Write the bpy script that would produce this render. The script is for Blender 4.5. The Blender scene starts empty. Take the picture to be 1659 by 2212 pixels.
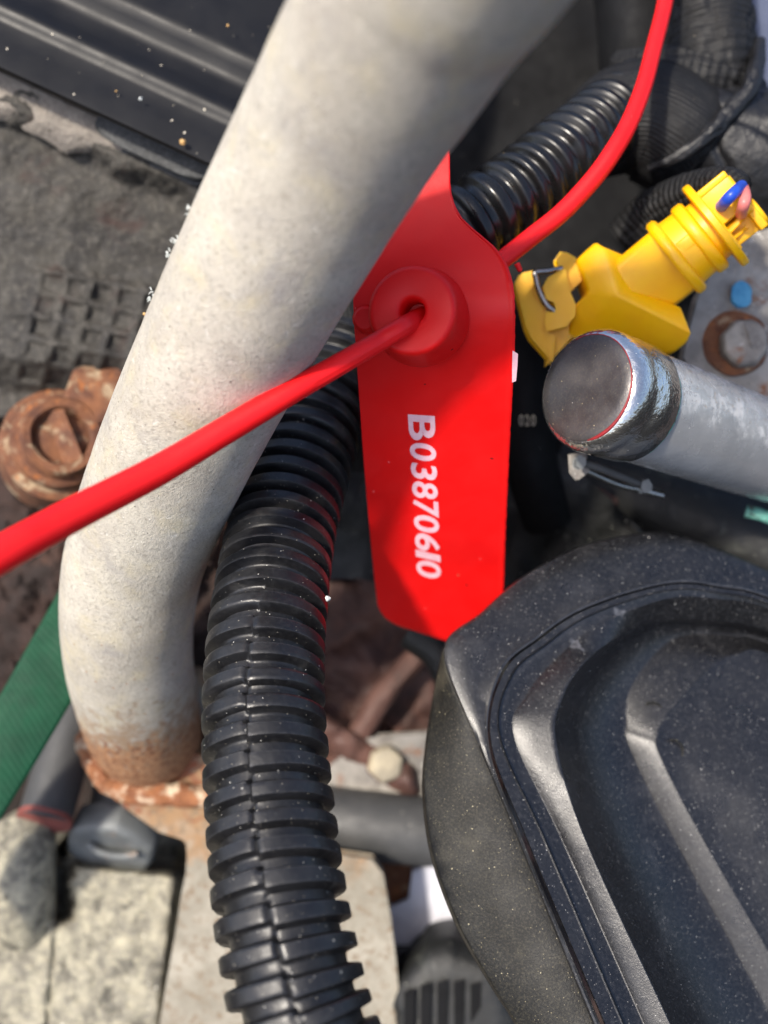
import bpy, bmesh, math, random
from mathutils import Vector, Matrix, noise as mnoise

random.seed(7)
scene = bpy.context.scene
COL = scene.collection

# ------------------------------------------------------------------ camera, sky, sun, exposure
D = 20.0                     # cm from lens to the plane through the tag
U = 14.0 / 1659.0            # cm per reference pixel on that plane
ELEV = math.radians(50)      # the photographer looks 50 degrees down
RT = Vector((1, 0, 0))
UP = Vector((0, math.sin(ELEV), math.cos(ELEV)))
TO = Vector((0, -math.cos(ELEV), math.sin(ELEV)))
R = Matrix((RT, UP, TO)).transposed()
HGT = Vector((0, 0, 90.0))   # the work area is about 0.9 m above the ground

cam = bpy.data.cameras.new('camera')
cam_o = bpy.data.objects.new('camera', cam); COL.objects.link(cam_o)
cam.sensor_fit = 'VERTICAL'; cam.sensor_height = 36.0; cam.sensor_width = 27.0
cam.lens = 18.0 / ((2212 * U / 2) / D)
cam.clip_start = 0.005; cam.clip_end = 50
m = R.to_4x4(); m.translation = (TO * D + HGT) * 0.01
cam_o.matrix_world = m
cam.dof.use_dof = True; cam.dof.focus_distance = (D - 0.4) * 0.01; cam.dof.aperture_fstop = 10.5
scene.camera = cam_o

S_cam = Vector((-0.41, 0.256, 0.874)).normalized()     # towards the sun, in picture axes
S = (R @ S_cam).normalized()
world = bpy.data.worlds.new('World'); scene.world = world; world.use_nodes = True
wn = world.node_tree; bg = wn.nodes['Background']
sky = wn.nodes.new('ShaderNodeTexSky'); sky.sky_type = 'NISHITA'; sky.sun_disc = False
sky.sun_elevation = math.asin(S.z); sky.sun_rotation = math.atan2(S.x, S.y)
sky.dust_density = 3.0; sky.air_density = 0.8; sky.ozone_density = 2.0
wn.links.new(sky.outputs[0], bg.inputs[0]); bg.inputs[1].default_value = 0.125
sun = bpy.data.lights.new('sun', 'SUN'); sun.energy = 2.4; sun.angle = math.radians(3.5); sun.color = (1, 0.92, 0.80)
sun_o = bpy.data.objects.new('sun', sun); COL.objects.link(sun_o)
sun_o.rotation_euler = S.to_track_quat('Z', 'Y').to_euler(); sun_o.location = (0, 0, 2)
scene.view_settings.view_transform = 'Standard'; scene.view_settings.look = 'None'
scene.view_settings.exposure = 1.12; scene.view_settings.gamma = 1

# ------------------------------------------------------------------ coordinates
def P(px, py, z=0.0):
    s = (D - z) / D
    return R @ Vector(((px - 829.5) * U * s, (1106 - py) * U * s, z)) + HGT
def V(x, y, z): return R @ Vector((x, y, z))
def cm(px, z): return px * U * (D - z) / D
def lerp(a, b, t): return a + (b - a) * t
def table(t, x):
    if x <= t[0][0]: return t[0][1]
    for (x0, y0), (x1, y1) in zip(t, t[1:]):
        if x <= x1: return lerp(y0, y1, (x - x0) / (x1 - x0))
    return t[-1][1]
def sstep(a, b, x):
    t = max(0.0, min(1.0, (x - a) / (b - a))); return t * t * (3 - 2 * t)
def cr(pts, n):
    """smooth curve through control points (tuples or Vectors), n steps per span"""
    pts = [Vector(p) for p in pts]
    q = [pts[0] * 2 - pts[1]] + pts + [pts[-1] * 2 - pts[-2]]
    out = []
    for i in range(1, len(q) - 2):
        p0, p1, p2, p3 = q[i - 1:i + 3]
        for k in range(n):
            t = k / n
            out.append(0.5 * ((2 * p1) + (p2 - p0) * t + (2 * p0 - 5 * p1 + 4 * p2 - p3) * t * t + (3 * p1 - p0 - 3 * p2 + p3) * t ** 3))
    out.append(pts[-1]); return out
def N(v, s, o=0.0):
    return mnoise.noise(Vector((v[0] * s + o, v[1] * s - o, v[2] * s + 2 * o)))
def F(v, s, o=0.0, oct=4):
    return mnoise.fractal(Vector((v[0] * s + o, v[1] * s - o, v[2] * s + 2 * o)), 0.9, 2.0, oct)

# ------------------------------------------------------------------ objects
def thing(name, label, cat, loc, group=None, rot=None):
    o = bpy.data.objects.new(name, None); COL.objects.link(o)
    o.empty_display_size = 0.005
    mw = (rot or Matrix.Identity(3)).to_4x4(); mw.translation = loc * 0.01
    o.matrix_world = mw
    o['label'] = label; o['category'] = cat
    if group: o['group'] = group
    o['_c'] = 0
    del o['_c']
    ORG[o.name] = Vector((0, 0, 0)) if rot else loc.copy()
    return o
ORG = {}
def tag(o, label, cat, group=None):
    o['label'] = label; o['category'] = cat
    if group: o['group'] = group
    return o
def obj(name, geo, mat, parent=None, smooth=40, uv=None, bevel=None, mods=None):
    """geo = (verts in cm, faces[, uvs per vert]); becomes ONE mesh object in metres"""
    vs, fs = geo[0], geo[1]
    if parent is not None: org = ORG[parent.name]
    else: org = sum((Vector(v) for v in vs), Vector()) / len(vs)
    me = bpy.data.meshes.new(name)
    me.from_pydata([tuple((Vector(v) - org) * 0.01) for v in vs], [], fs)
    if len(geo) > 2 and geo[2]:
        l = me.uv_layers.new(name='UVMap')
        for lp in me.loops: l.data[lp.index].uv = geo[2][lp.vertex_index]
    bm = bmesh.new(); bm.from_mesh(me)
    if bevel:
        ang = math.radians(30)
        es = [e for e in bm.edges if len(e.link_faces) == 2 and e.calc_face_angle(0) > ang]
        bmesh.ops.bevel(bm, geom=es, offset=bevel * 0.01, segments=3, profile=0.5, affect='EDGES', clamp_overlap=True)
    bmesh.ops.recalc_face_normals(bm, faces=bm.faces)
    bm.to_mesh(me); bm.free()
    me.materials.append(mat)
    if smooth:
        for p in me.polygons: p.use_smooth = True
        me.set_sharp_from_angle(angle=math.radians(smooth))
    o = bpy.data.objects.new(name, me); COL.objects.link(o)
    if parent is not None: o.parent = parent; ORG[o.name] = org
    else:
        o.location = org * 0.01; ORG[o.name] = org
    return o
def sub(child, part):
    """hang a part under another part (same thing, same origin)"""
    child.parent = part; return child
def join(*gs):
    vs, fs, uv = [], [], []
    for g in gs:
        b = len(vs); vs += list(g[0]); fs += [tuple(i + b for i in f) for f in g[1]]
        uv += list(g[2]) if len(g) > 2 and g[2] else [(0, 0)] * len(g[0])
    return vs, fs, uv
def tube(path, rad, seg=32, ref=None, caps=True, rfun=None):
    """path: dense list of Vectors, rad: number or list; rfun(arc, theta, radius, k) reshapes"""
    n = len(path); vs, fs, uv = [], [], []
    up = (ref or TO).copy(); arc = 0.0
    for i, p in enumerate(path):
        t = (path[min(i + 1, n - 1)] - path[max(i - 1, 0)]).normalized()
        if i: arc += (p - path[i - 1]).length
        e1 = (up - t * up.dot(t)).normalized(); e2 = t.cross(e1); up = e1
        r = rad[i] if isinstance(rad, (list, tuple)) else rad
        for k in range(seg):
            th = 2 * math.pi * k / seg
            rr = rfun(arc, th, r, i / (n - 1)) if rfun else r
            vs.append(p + e1 * (rr * math.cos(th)) + e2 * (rr * math.sin(th)))
            a = k / seg if k <= seg // 2 else 1 - k / seg
            uv.append((a * 2 * math.pi * r, arc))
    for i in range(n - 1):
        for k in range(seg):
            k2 = (k + 1) % seg
            fs.append((i * seg + k, i * seg + k2, (i + 1) * seg + k2, (i + 1) * seg + k))
    if caps:
        fs.append(tuple(range(seg))[::-1]); fs.append(tuple((n - 1) * seg + k for k in range(seg)))
    return vs, fs, uv
def lerpl(vals, n):
    """linear table of values spread over n path points"""
    return [table([(i / (len(vals) - 1), v) for i, v in enumerate(vals)], k / (n - 1)) for k in range(n)]
def lathe(o, ax, prof, seg=48, ref=None, rfun=None, closed=False):
    """prof: (along, radius) list"""
    ax = ax.normalized(); ref = ref or (UP if abs(ax.dot(UP)) < 0.9 else RT)
    e1 = (ref - ax * ref.dot(ax)).normalized(); e2 = ax.cross(e1)
    vs, fs = [], []
    for i, (a, r) in enumerate(prof):
        for k in range(seg):
            th = 2 * math.pi * k / seg
            rr = rfun(a, th, r, i) if rfun else r
            vs.append(o + ax * a + e1 * (rr * math.cos(th)) + e2 * (rr * math.sin(th)))
    for i in range(len(prof) - 1):
        for k in range(seg):
            k2 = (k + 1) % seg
            fs.append((i * seg + k, i * seg + k2, (i + 1) * seg + k2, (i + 1) * seg + k))
    n = len(prof)
    if closed:
        for k in range(seg):
            k2 = (k + 1) % seg
            fs.append(((n - 1) * seg + k, (n - 1) * seg + k2, k2, k))
    else:
        if prof[0][1] > 1e-4: fs.append(tuple(range(seg))[::-1])
        if prof[-1][1] > 1e-4: fs.append(tuple((n - 1) * seg + k for k in range(seg)))
    return vs, fs
def hexr(th, r, n=6, ph=0.0):
    a = math.pi / n; t = ((th + ph) % (2 * a)) - a
    return r * math.cos(a) / math.cos(t)
def prism(front, depth, back=None):
    """front: list of Vectors; extruded by the Vector depth"""
    n = len(front)
    vs = list(front) + [(back[i] if back else p + depth) for i, p in enumerate(front)]
    fs = [tuple(range(n)), tuple(range(n, 2 * n))[::-1]]
    fs += [(i, (i + 1) % n, n + (i + 1) % n, n + i) for i in range(n)]
    return vs, fs
def plate(pts, z, th, n=1):
    """flat plate cut to a picture outline at depth z (number or function), thickness th cm"""
    f = [P(x, y, z(x, y) if callable(z) else z) for x, y in pts]
    return prism(f, V(0, 0, -th))
def box(a, b):
    (x0, y0, z0), (x1, y1, z1) = a, b
    vs = [Vector((x, y, z)) for x in (x0, x1) for y in (y0, y1) for z in (z0, z1)]
    return vs, [(0, 1, 3, 2), (4, 6, 7, 5), (0, 4, 5, 1), (2, 3, 7, 6), (0, 2, 6, 4), (1, 5, 7, 3)]
def loft(rows, closed=False):
    n = len(rows[0]); vs = [p for r in rows for p in r]; fs = []
    for i in range(len(rows) - 1):
        for k in range(n if closed else n - 1):
            k2 = (k + 1) % n
            fs.append((i * n + k, i * n + k2, (i + 1) * n + k2, (i + 1) * n + k))
    return vs, fs
def slab(rows, th):
    vs, fs = loft(rows); ny = len(rows) - 1; nx = len(rows[0]) - 1
    b = len(vs); w = nx + 1
    vs = vs + [p + V(0, 0, -th) for p in vs]
    per = [i for i in range(w)] + [j * w + nx for j in range(1, ny + 1)] + [ny * w + i for i in range(nx - 1, -1, -1)] + [j * w for j in range(ny - 1, 0, -1)]
    fs = fs + [tuple(b + i for i in f)[::-1] for f in fs]; n = len(per)
    fs += [(per[i], b + per[i], b + per[(i + 1) % n], per[(i + 1) % n]) for i in range(n)]
    return vs, fs
def sheet(x0, x1, y0, y1, nx, ny, h, th=1.5):
    """relief sheet: h(px,py) gives the depth of each point; closed with sides and a back"""
    rows = [[P(lerp(x0, x1, i / nx), lerp(y0, y1, j / ny), h(lerp(x0, x1, i / nx), lerp(y0, y1, j / ny))) for i in range(nx + 1)] for j in range(ny + 1)]
    vs, fs = loft(rows)
    b = len(vs); w = nx + 1
    per = [i for i in range(w)] + [j * w + nx for j in range(1, ny + 1)] + [ny * w + i for i in range(nx - 1, -1, -1)] + [j * w for j in range(ny - 1, 0, -1)]
    vs += [vs[i] + V(0, 0, -th) for i in per]; n = len(per)
    fs += [(per[i], b + i, b + (i + 1) % n, per[(i + 1) % n]) for i in range(n)]
    fs.append(tuple(range(b, b + n)))
    return vs, fs
def warp(geo, amp, sc, o=0.0):
    return ([v + Vector((N(v, sc, o), N(v, sc, o + 7), N(v, sc, o + 13))) * amp for v in map(Vector, geo[0])],) + tuple(geo[1:])

# ------------------------------------------------------------------ materials
def srgb(c):
    if isinstance(c, (int, float)): c = (c, c, c)
    return tuple(((x / 255) / 12.92 if x / 255 <= 0.04045 else ((x / 255 + 0.055) / 1.055) ** 2.4) for x in c) + (1.0,)
class NB:
    def __init__(s, name):
        s.m = bpy.data.materials.new(name); s.m.use_nodes = True; s.t = s.m.node_tree
        s.b = s.t.nodes['Principled BSDF']
        tc = s.t.nodes.new('ShaderNodeTexCoord'); mp = s.t.nodes.new('ShaderNodeMapping')
        mp.inputs['Scale'].default_value = (100, 100, 100)       # object metres -> centimetres
        s.t.links.new(tc.outputs['Object'], mp.inputs[0]); s.co = mp.outputs[0]; s.uv = tc.outputs['UV']
        s.col = None
    def n(s, typ, **kw):
        nd = s.t.nodes.new(typ)
        for k, v in kw.items(): setattr(nd, k, v)
        return nd
    def set(s, sock, v):
        if isinstance(v, bpy.types.NodeSocket): s.t.links.new(v, sock)
        else: sock.default_value = v
    def noise(s, sc, det=4, rough=0.6, dist=0.0, stretch=None, off=0.0):
        nd = s.n('ShaderNodeTexNoise'); nd.inputs['Scale'].default_value = sc; nd.inputs['Detail'].default_value = det
        nd.inputs['Roughness'].default_value = rough; nd.inputs['Distortion'].default_value = dist
        co = s.co
        if stretch or off:
            mp = s.n('ShaderNodeMapping'); mp.inputs['Scale'].default_value = stretch or (1, 1, 1); mp.inputs['Location'].default_value = (off, off, off)
            s.t.links.new(s.co, mp.inputs[0]); co = mp.outputs[0]
        s.t.links.new(co, nd.inputs['Vector']); return nd.outputs['Fac']
    def rng(s, v, a, b, c=0.0, d=1.0, smooth=True):
        nd = s.n('ShaderNodeMapRange'); nd.interpolation_type = 'SMOOTHSTEP' if smooth else 'LINEAR'
        s.set(nd.inputs['Value'], v)
        for k, x in zip(('From Min', 'From Max', 'To Min', 'To Max'), (a, b, c, d)): nd.inputs[k].default_value = x
        return nd.outputs[0]
    def math(s, op, a, b=0.0):
        nd = s.n('ShaderNodeMath', operation=op); s.set(nd.inputs[0], a); s.set(nd.inputs[1], b); return nd.outputs[0]
    def mix(s, fac, a, b):
        nd = s.n('ShaderNodeMix', data_type='RGBA'); s.set(nd.inputs[0], fac); s.set(nd.inputs[6], a); s.set(nd.inputs[7], b); return nd.outputs[2]
    def spots(s, sc, size, amount, off=0.0):
        vo = s.n('ShaderNodeTexVoronoi'); vo.inputs['Scale'].default_value = sc
        mp = s.n('ShaderNodeMapping'); mp.inputs['Location'].default_value = (off, off * 0.7, off * 1.3)
        s.t.links.new(s.co, mp.inputs[0])
        nz = s.n('ShaderNodeTexNoise'); nz.inputs['Scale'].default_value = sc * 2.5; s.t.links.new(mp.outputs[0], nz.inputs['Vector'])
        va = s.n('ShaderNodeVectorMath', operation='MULTIPLY_ADD'); s.t.links.new(nz.outputs['Color'], va.inputs[0])
        va.inputs[1].default_value = (0.35 / sc,) * 3; s.t.links.new(mp.outputs[0], va.inputs[2])
        s.t.links.new(va.outputs[0], vo.inputs['Vector'])
        sp = s.n('ShaderNodeSeparateColor'); s.t.links.new(vo.outputs['Color'], sp.inputs[0])
        a = s.rng(vo.outputs['Distance'], size, size * 0.6)
        b = s.rng(sp.outputs[0], 1 - amount, 1 - amount + 0.01, smooth=False)
        return s.math('MULTIPLY', a, b)
    def axis(s, vec, a, b):
        nd = s.n('ShaderNodeVectorMath', operation='DOT_PRODUCT'); s.t.links.new(s.co, nd.inputs[0]); nd.inputs[1].default_value = vec
        return s.rng(nd.outputs['Value'], a, b)
def mat(name, c1, c2, sc=1.0, rough=0.5, rvar=0.1, metal=0.0, bumps=(), spots=(), blots=(), sss=0.0, spec=0.5, weave=None, fine=None, edge=None, aniso=None, coat=0.0):
    """bumps: (scale, height cm); spots: (colour, scale, size, amount); blots: (colour, scale, lo, hi[, axis])"""
    b = NB(name)
    n1 = b.noise(sc, 6, 0.62)
    col = b.mix(b.rng(n1, 0.32, 0.68), srgb(c1), srgb(c2))
    if fine:
        f = b.noise(fine[0], 3, 0.7)
        col = b.mix(b.math('MULTIPLY', b.rng(f, 0.45, 0.75), fine[2]), col, srgb(fine[1]))
    masks = []
    for i, bl in enumerate(blots):
        n2 = b.noise(bl[1], 7, 0.65, 0.4, off=3.1 * (i + 1))
        if len(bl) > 4 and bl[4]:
            g = b.axis(*bl[4]); n2 = b.math('ADD', n2, b.math('MULTIPLY', b.math('SUBTRACT', g, 0.8), 0.6))
        mk = b.rng(n2, bl[2], bl[3]); masks.append(mk)
        col = b.mix(mk, col, srgb(bl[0]))
    spm = []
    for i, sp in enumerate(spots):
        mk = b.spots(sp[1], sp[2], sp[3], off=5.3 * i)
        if len(sp) > 4: mk = b.math('MULTIPLY', mk, b.axis(*sp[4]))
        spm.append(mk); col = b.mix(mk, col, srgb(sp[0]))
    if edge:
        ge = b.n('ShaderNodeNewGeometry')
        mk = b.math('MULTIPLY', b.rng(ge.outputs['Pointiness'], edge[1], edge[2]), b.rng(b.noise(6, 4, 0.7), 0.35, 0.6, 0.35, 1.0))
        col = b.mix(mk, col, srgb(edge[0]))
    b.t.links.new(col, b.b.inputs['Base Color'])
    r = b.rng(b.noise(sc * 2.3, 5, 0.6, off=9.0), 0.3, 0.7, max(0.02, rough - rvar), min(1, rough + rvar))
    for mk in masks + spm:
        r = b.math('MAXIMUM', r, b.math('MULTIPLY', mk, 0.75))
    b.t.links.new(r, b.b.inputs['Roughness'])
    me = b.rng(sum_masks(b, masks + spm), 0, 1, metal, 0) if metal and (masks or spm) else metal
    b.set(b.b.inputs['Metallic'], me)
    b.b.inputs['Specular IOR Level'].default_value = spec
    if coat: b.b.inputs['Coat Weight'].default_value = coat; b.b.inputs['Coat Roughness'].default_value = 0.15
    if sss:
        b.b.inputs['Subsurface Weight'].default_value = sss; b.b.inputs['Subsurface Scale'].default_value = 0.002
        b.b.inputs['Subsurface Radius'].default_value = (1.0, 0.4, 0.2)
    prev = None
    def addb(h, dist):
        nonlocal prev
        nd = b.n('ShaderNodeBump'); nd.inputs['Strength'].default_value = 1.0; nd.inputs['Distance'].default_value = dist * 0.01
        b.t.links.new(h, nd.inputs['Height'])
        if prev: b.t.links.new(prev, nd.inputs['Normal'])
        prev = nd.outputs[0]
    for i, (bs, bd) in enumerate(bumps): addb(b.noise(bs, 4, 0.65, off=1.7 * i), bd)
    for mk in masks: addb(mk, -0.006)
    if weave:
        for ax, (fr, dist) in zip('XY', weave):
            if not fr: continue
            w = b.n('ShaderNodeTexWave', wave_type='BANDS', bands_direction=ax); w.inputs['Scale'].default_value = fr * 0.314 / 2
            w.inputs['Distortion'].default_value = 1.2; w.inputs['Detail'].default_value = 1.5; w.inputs['Detail Scale'].default_value = 0.6
            b.t.links.new(b.uv, w.inputs['Vector']); addb(w.outputs['Fac'], dist)
    if prev: b.t.links.new(prev, b.b.inputs['Normal'])
    return b.m
def sum_masks(b, ms):
    r = ms[0]
    for k in ms[1:]: r = b.math('MAXIMUM', r, k)
    return r

dn = V(0, -1, -0.4).normalized()
RUST = (112, 58, 30)
M = {}
M['pipe'] = mat('weathered_galvanised_paint', (192, 186, 172), (170, 163, 151), 0.9, 0.75, 0.08, bumps=((3, 0.012), (15, 0.022), (34, 0.02)), fine=(11, (128, 121, 110), 0.6),
    blots=(((190, 180, 152), 1.4, 0.46, 0.80), ((152, 148, 144), 0.9, 0.52, 0.85), ((208, 204, 194), 7, 0.56, 0.76), ((150, 128, 104), 3.6, 0.40, 0.66, (dn, -6.6, -1.6)), (RUST, 5.5, 0.44, 0.60, (dn, -5.2, -0.6)), ((172, 128, 92), 8, 0.50, 0.66, (dn, -5.5, -1.2))),
    spots=(((62, 58, 54), 7, 0.13, 0.16), ((40, 38, 36), 3, 0.07, 0.22), ((226, 224, 218), 12, 0.16, 0.12), ((150, 92, 48), 6, 0.19, 0.24, (dn, -8, -3))))
M['red'] = mat('red_seal_plastic', (228, 16, 16), (222, 12, 14), 0.6, 0.48, 0.06, spec=0.35, bumps=((1.6, 0.01), (40, 0.0015)), sss=0.12,
    spots=(((50, 8, 8), 2.2, 0.075, 0.22), ((240, 120, 120), 3.5, 0.07, 0.16), ((30, 10, 8), 1.1, 0.05, 0.3)))
M['strap'] = mat('red_strap_plastic', (230, 22, 26), (224, 18, 24), 0.8, 0.48, 0.06, spec=0.35, bumps=((3, 0.006), (30, 0.003)), sss=0.15,
    spots=(((120, 8, 10), 3.2, 0.06, 0.08), ((250, 130, 130), 5, 0.06, 0.05)))
M['print'] = mat('white_print', (238, 196, 204), (228, 176, 188), 6, 0.6, 0.05, blots=(((214, 70, 80), 9, 0.70, 0.78),))
M['hose'] = mat('black_conduit_plastic', (17, 17, 19), (25, 25, 27), 1.0, 0.40, 0.10, bumps=((2.5, 0.012), (35, 0.002)), blots=(((58, 57, 56), 1.3, 0.56, 0.85),), fine=(12, (48, 48, 48), 0.35), edge=((74, 74, 76), 0.53, 0.60),
    spots=(((200, 198, 190), 8, 0.10, 0.24), ((150, 144, 130), 13, 0.13, 0.28), ((200, 200, 195), 3.2, 0.06, 0.3)))
M['hose2'] = mat('black_glossy_conduit', (14, 14, 15), (20, 20, 20), 1.0, 0.30, 0.08, bumps=((3, 0.006),), spots=(((150, 130, 90), 6, 0.1, 0.06),))
DUST = (((190, 188, 184), 10, 0.10, 0.36), ((132, 130, 127), 17, 0.17, 0.5), ((220, 218, 210), 6, 0.065, 0.28))
M['cover'] = mat('black_cover_plastic', (15, 15, 17), (21, 21, 23), 0.6, 0.31, 0.05, spec=0.62, edge=((84, 85, 90), 0.525, 0.60), bumps=((2.2, 0.006), (30, 0.004), (60, 0.003)), blots=(((64, 64, 66), 0.9, 0.52, 0.92),), fine=(14, (62, 62, 64), 0.45), spots=DUST)  # edge: pale ridge lines, scuffing plus painted-in bevel reflections
M['skirt'] = mat('black_cover_side_plastic', (18, 18, 18), (26, 26, 25), 0.6, 0.5, 0.08, spec=0.3, bumps=((2.2, 0.012), (26, 0.01), (60, 0.006)), blots=(((74, 70, 60), 0.9, 0.52, 0.85),), fine=(25, (98, 92, 76), 0.35),
    spots=(((190, 180, 150), 10, 0.13, 0.18), ((150, 140, 112), 18, 0.16, 0.25)))
M['yellow'] = mat('yellow_connector_plastic', (250, 190, 0), (246, 180, 0), 1.2, 0.40, 0.06, bumps=((3, 0.006), (40, 0.0015)), sss=0.15, spots=(((70, 50, 10), 3.4, 0.06, 0.12), ((250, 222, 130), 3, 0.06, 0.08)))
M['wire_metal'] = mat('clip_steel', (170, 168, 162), (150, 148, 142), 3, 0.3, 0.08, metal=1.0)
M['blue'] = mat('blue_insulation', (38, 84, 200), (30, 70, 180), 2, 0.4); M['pink'] = mat('pink_insulation', (226, 130, 120), (214, 116, 108), 2, 0.4)
M['chrome'] = mat('plated_cap_steel', (226, 224, 220), (196, 195, 192), 1.6, 0.14, 0.06, metal=0.95, bumps=((1.4, 0.05), (5, 0.02)), blots=(((150, 138, 120), 5, 0.66, 0.78),), spots=(((228, 226, 218), 14, 0.12, 0.1),))
M['face'] = mat('dull_cap_face', (92, 88, 88), (74, 72, 74), 1.3, 0.42, 0.1, metal=0.6, bumps=((1.2, 0.015), (30, 0.004)), fine=(26, (120, 112, 96), 0.4), spots=(((190, 176, 140), 13, 0.13, 0.14), ((210, 205, 195), 6, 0.07, 0.1)))
M['zinc'] = mat('corroded_zinc_tube', (222, 222, 221), (204, 205, 205), 1.0, 0.24, 0.06, metal=0.62, bumps=((2, 0.010), (9, 0.003)),
    blots=(((200, 197, 190), 2.2, 0.48, 0.9, (V(0.187, 0.982, 0), -0.85, 0.05)), ((150, 140, 126), 7, 0.66, 0.80, (V(0.187, 0.982, 0), -0.9, 0.3))), spots=(((235, 232, 225), 9, 0.10, 0.08), ((110, 100, 86), 12, 0.12, 0.08)))
M['redpaint'] = mat('red_paint_line', (150, 36, 40), (120, 28, 32), 3, 0.5)
M['teal'] = mat('green_corrosion', (70, 140, 126), (110, 160, 146), 8, 0.8, bumps=((20, 0.02),), blots=(((60, 60, 58), 6, 0.5, 0.62),))
M['bluepaint'] = mat('blue_paint_dab', (52, 128, 168), (80, 150, 184), 3, 0.45, bumps=((6, 0.02),))
M['bracket_al'] = mat('dirty_aluminium', (150, 145, 137), (108, 103, 97), 1.3, 0.55, 0.1, metal=0.15, bumps=((5, 0.03), (22, 0.01)), blots=(((118, 72, 36), 1.4, 0.57, 0.72), ((196, 192, 184), 4, 0.6, 0.7)), spots=(((60, 56, 50), 7, 0.16, 0.2),))
M['rust'] = mat('flaky_rust', (124, 80, 52), (84, 52, 38), 1.8, 0.85, 0.08, bumps=((4, 0.05), (16, 0.02)), blots=(((160, 140, 112), 2.2, 0.52, 0.66), ((160, 96, 48), 3.0, 0.58, 0.70)), spots=(((50, 32, 26), 8, 0.16, 0.2),))
M['rustdark'] = mat('dark_rust', (50, 34, 28), (34, 25, 22), 1.0, 0.9, 0.05, bumps=((3, 0.03), (12, 0.015)), blots=(((80, 54, 42), 0.8, 0.52, 0.8),))
M['weld'] = mat('rusted_weld', (158, 104, 66), (124, 76, 48), 2.2, 0.8, 0.08, bumps=((4, 0.06), (14, 0.03)), blots=(((204, 186, 158), 1.5, 0.50, 0.64), ((84, 42, 24), 2.6, 0.60, 0.70)))
M['bplate'] = mat('rust_stained_plate', (156, 150, 136), (126, 120, 106), 0.9, 0.7, 0.08, bumps=((3, 0.02), (20, 0.008)), fine=(30, (130, 124, 110), 0.3),
    blots=(((142, 112, 80), 1.8, 0.30, 0.66, (-dn, -4.6, -0.6)), ((126, 70, 42), 2.6, 0.50, 0.66, (-dn, -3.4, 0.0)), ((120, 104, 84), 5, 0.50, 0.66)), spots=(((90, 80, 66), 6, 0.14, 0.12),))
M['panel'] = mat('black_trim_plastic', (13, 13, 15), (18, 18, 20), 0.7, 0.45, 0.05, bumps=((1.2, 0.004), (30, 0.002)), blots=(((52, 52, 52), 1.0, 0.66, 0.9),), spots=(((220, 210, 190), 3.4, 0.085, 0.4), ((180, 170, 150), 6, 0.08, 0.14)), spec=0.3)
M['cast'] = mat('grimy_casting', (58, 55, 49), (37, 35, 33), 1.1, 0.75, 0.1, bumps=((3, 0.04), (11, 0.03), (30, 0.01)), fine=(6, (88, 84, 77), 0.65), blots=(((58, 42, 36), 0.8, 0.55, 0.75), ((92, 88, 81), 1.6, 0.58, 0.78)))
M['ledge'] = mat('pale_cast_ledge', (136, 128, 118), (100, 94, 88), 1.4, 0.75, 0.1, bumps=((4, 0.08), (12, 0.04)), fine=(12, (160, 154, 144), 0.5), blots=(((50, 46, 42), 2.4, 0.60, 0.68),))
M['alcast'] = mat('sand_cast_aluminium', (156, 150, 130), (104, 100, 89), 2.0, 0.66, 0.1, metal=0.0, bumps=((3, 0.05), (10, 0.03), (26, 0.01)), fine=(5, (188, 181, 154), 0.6), blots=(((72, 69, 60), 1.6, 0.50, 0.68),), spots=(((222, 218, 200), 5, 0.16, 0.18),))
M['rubber'] = mat('dusty_rubber', (50, 52, 54), (36, 38, 40), 1.2, 0.6, 0.1, bumps=((4, 0.03), (20, 0.02)), fine=(14, (104, 106, 106), 0.5))
M['greytube'] = mat('grey_rubber_tube', (58, 59, 60), (70, 70, 70), 1.0, 0.55, 0.1, bumps=((2, 0.02), (20, 0.005)), spots=(((120, 118, 112), 5, 0.2, 0.08),))
M['plug'] = mat('zinc_plug', (118, 121, 120), (92, 95, 95), 1.1, 0.6, 0.1, metal=0.1, bumps=((4, 0.02),), blots=(((128, 100, 74), 1.5, 0.58, 0.74),))
M['green'] = mat('green_webbing', (8, 66, 42), (5, 54, 34), 1.2, 0.7, 0.06, weave=((22, 0.006), (22, 0.006)), spec=0.3)
M['void'] = mat('black_plastic_and_shade', (9, 9, 10), (14, 14, 15), 0.8, 0.7, 0.1, spec=0.2, bumps=((3, 0.02),), spots=(((150, 146, 136), 4, 0.08, 0.1),))  # plain black plastic; also the painted shade of bulkhead and bracket slot
M['dplate'] = mat('dirty_black_plate', (27, 28, 27), (20, 21, 21), 0.8, 0.55, 0.1, bumps=((2, 0.03), (16, 0.015)), blots=(((82, 84, 78), 1.2, 0.56, 0.8),), spots=(((150, 150, 138), 6, 0.14, 0.14),))
M['cloth'] = mat('black_cloth_tape', (24, 24, 25), (18, 18, 19), 1.0, 0.62, 0.08, weave=((20, 0.008), (0, 0)), spec=0.3, bumps=((3, 0.03), (18, 0.01)), fine=(16, (44, 43, 42), 0.35), spots=(((150, 140, 120), 7, 0.08, 0.08),))
M['cloth2'] = mat('black_pleated_cloth', (26, 26, 27), (19, 19, 20), 1.0, 0.62, 0.08, weave=((0, 0), (13, 0.02)), bumps=((4, 0.03), (18, 0.012)), fine=(12, (46, 45, 43), 0.35), spots=(((150, 140, 120), 7, 0.08, 0.08),), spec=0.3)
M['smoothtape'] = mat('black_vinyl_tape', (22, 22, 24), (17, 17, 19), 0.9, 0.48, 0.08, bumps=((2.5, 0.04), (9, 0.015)), weave=((0, 0), (7, 0.006)))
M['bluegrey'] = mat('blue_grey_paint', (74, 82, 104), (64, 72, 94), 0.8, 0.4, 0.06, spots=(((40, 40, 48), 4, 0.1, 0.2),))
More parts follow.
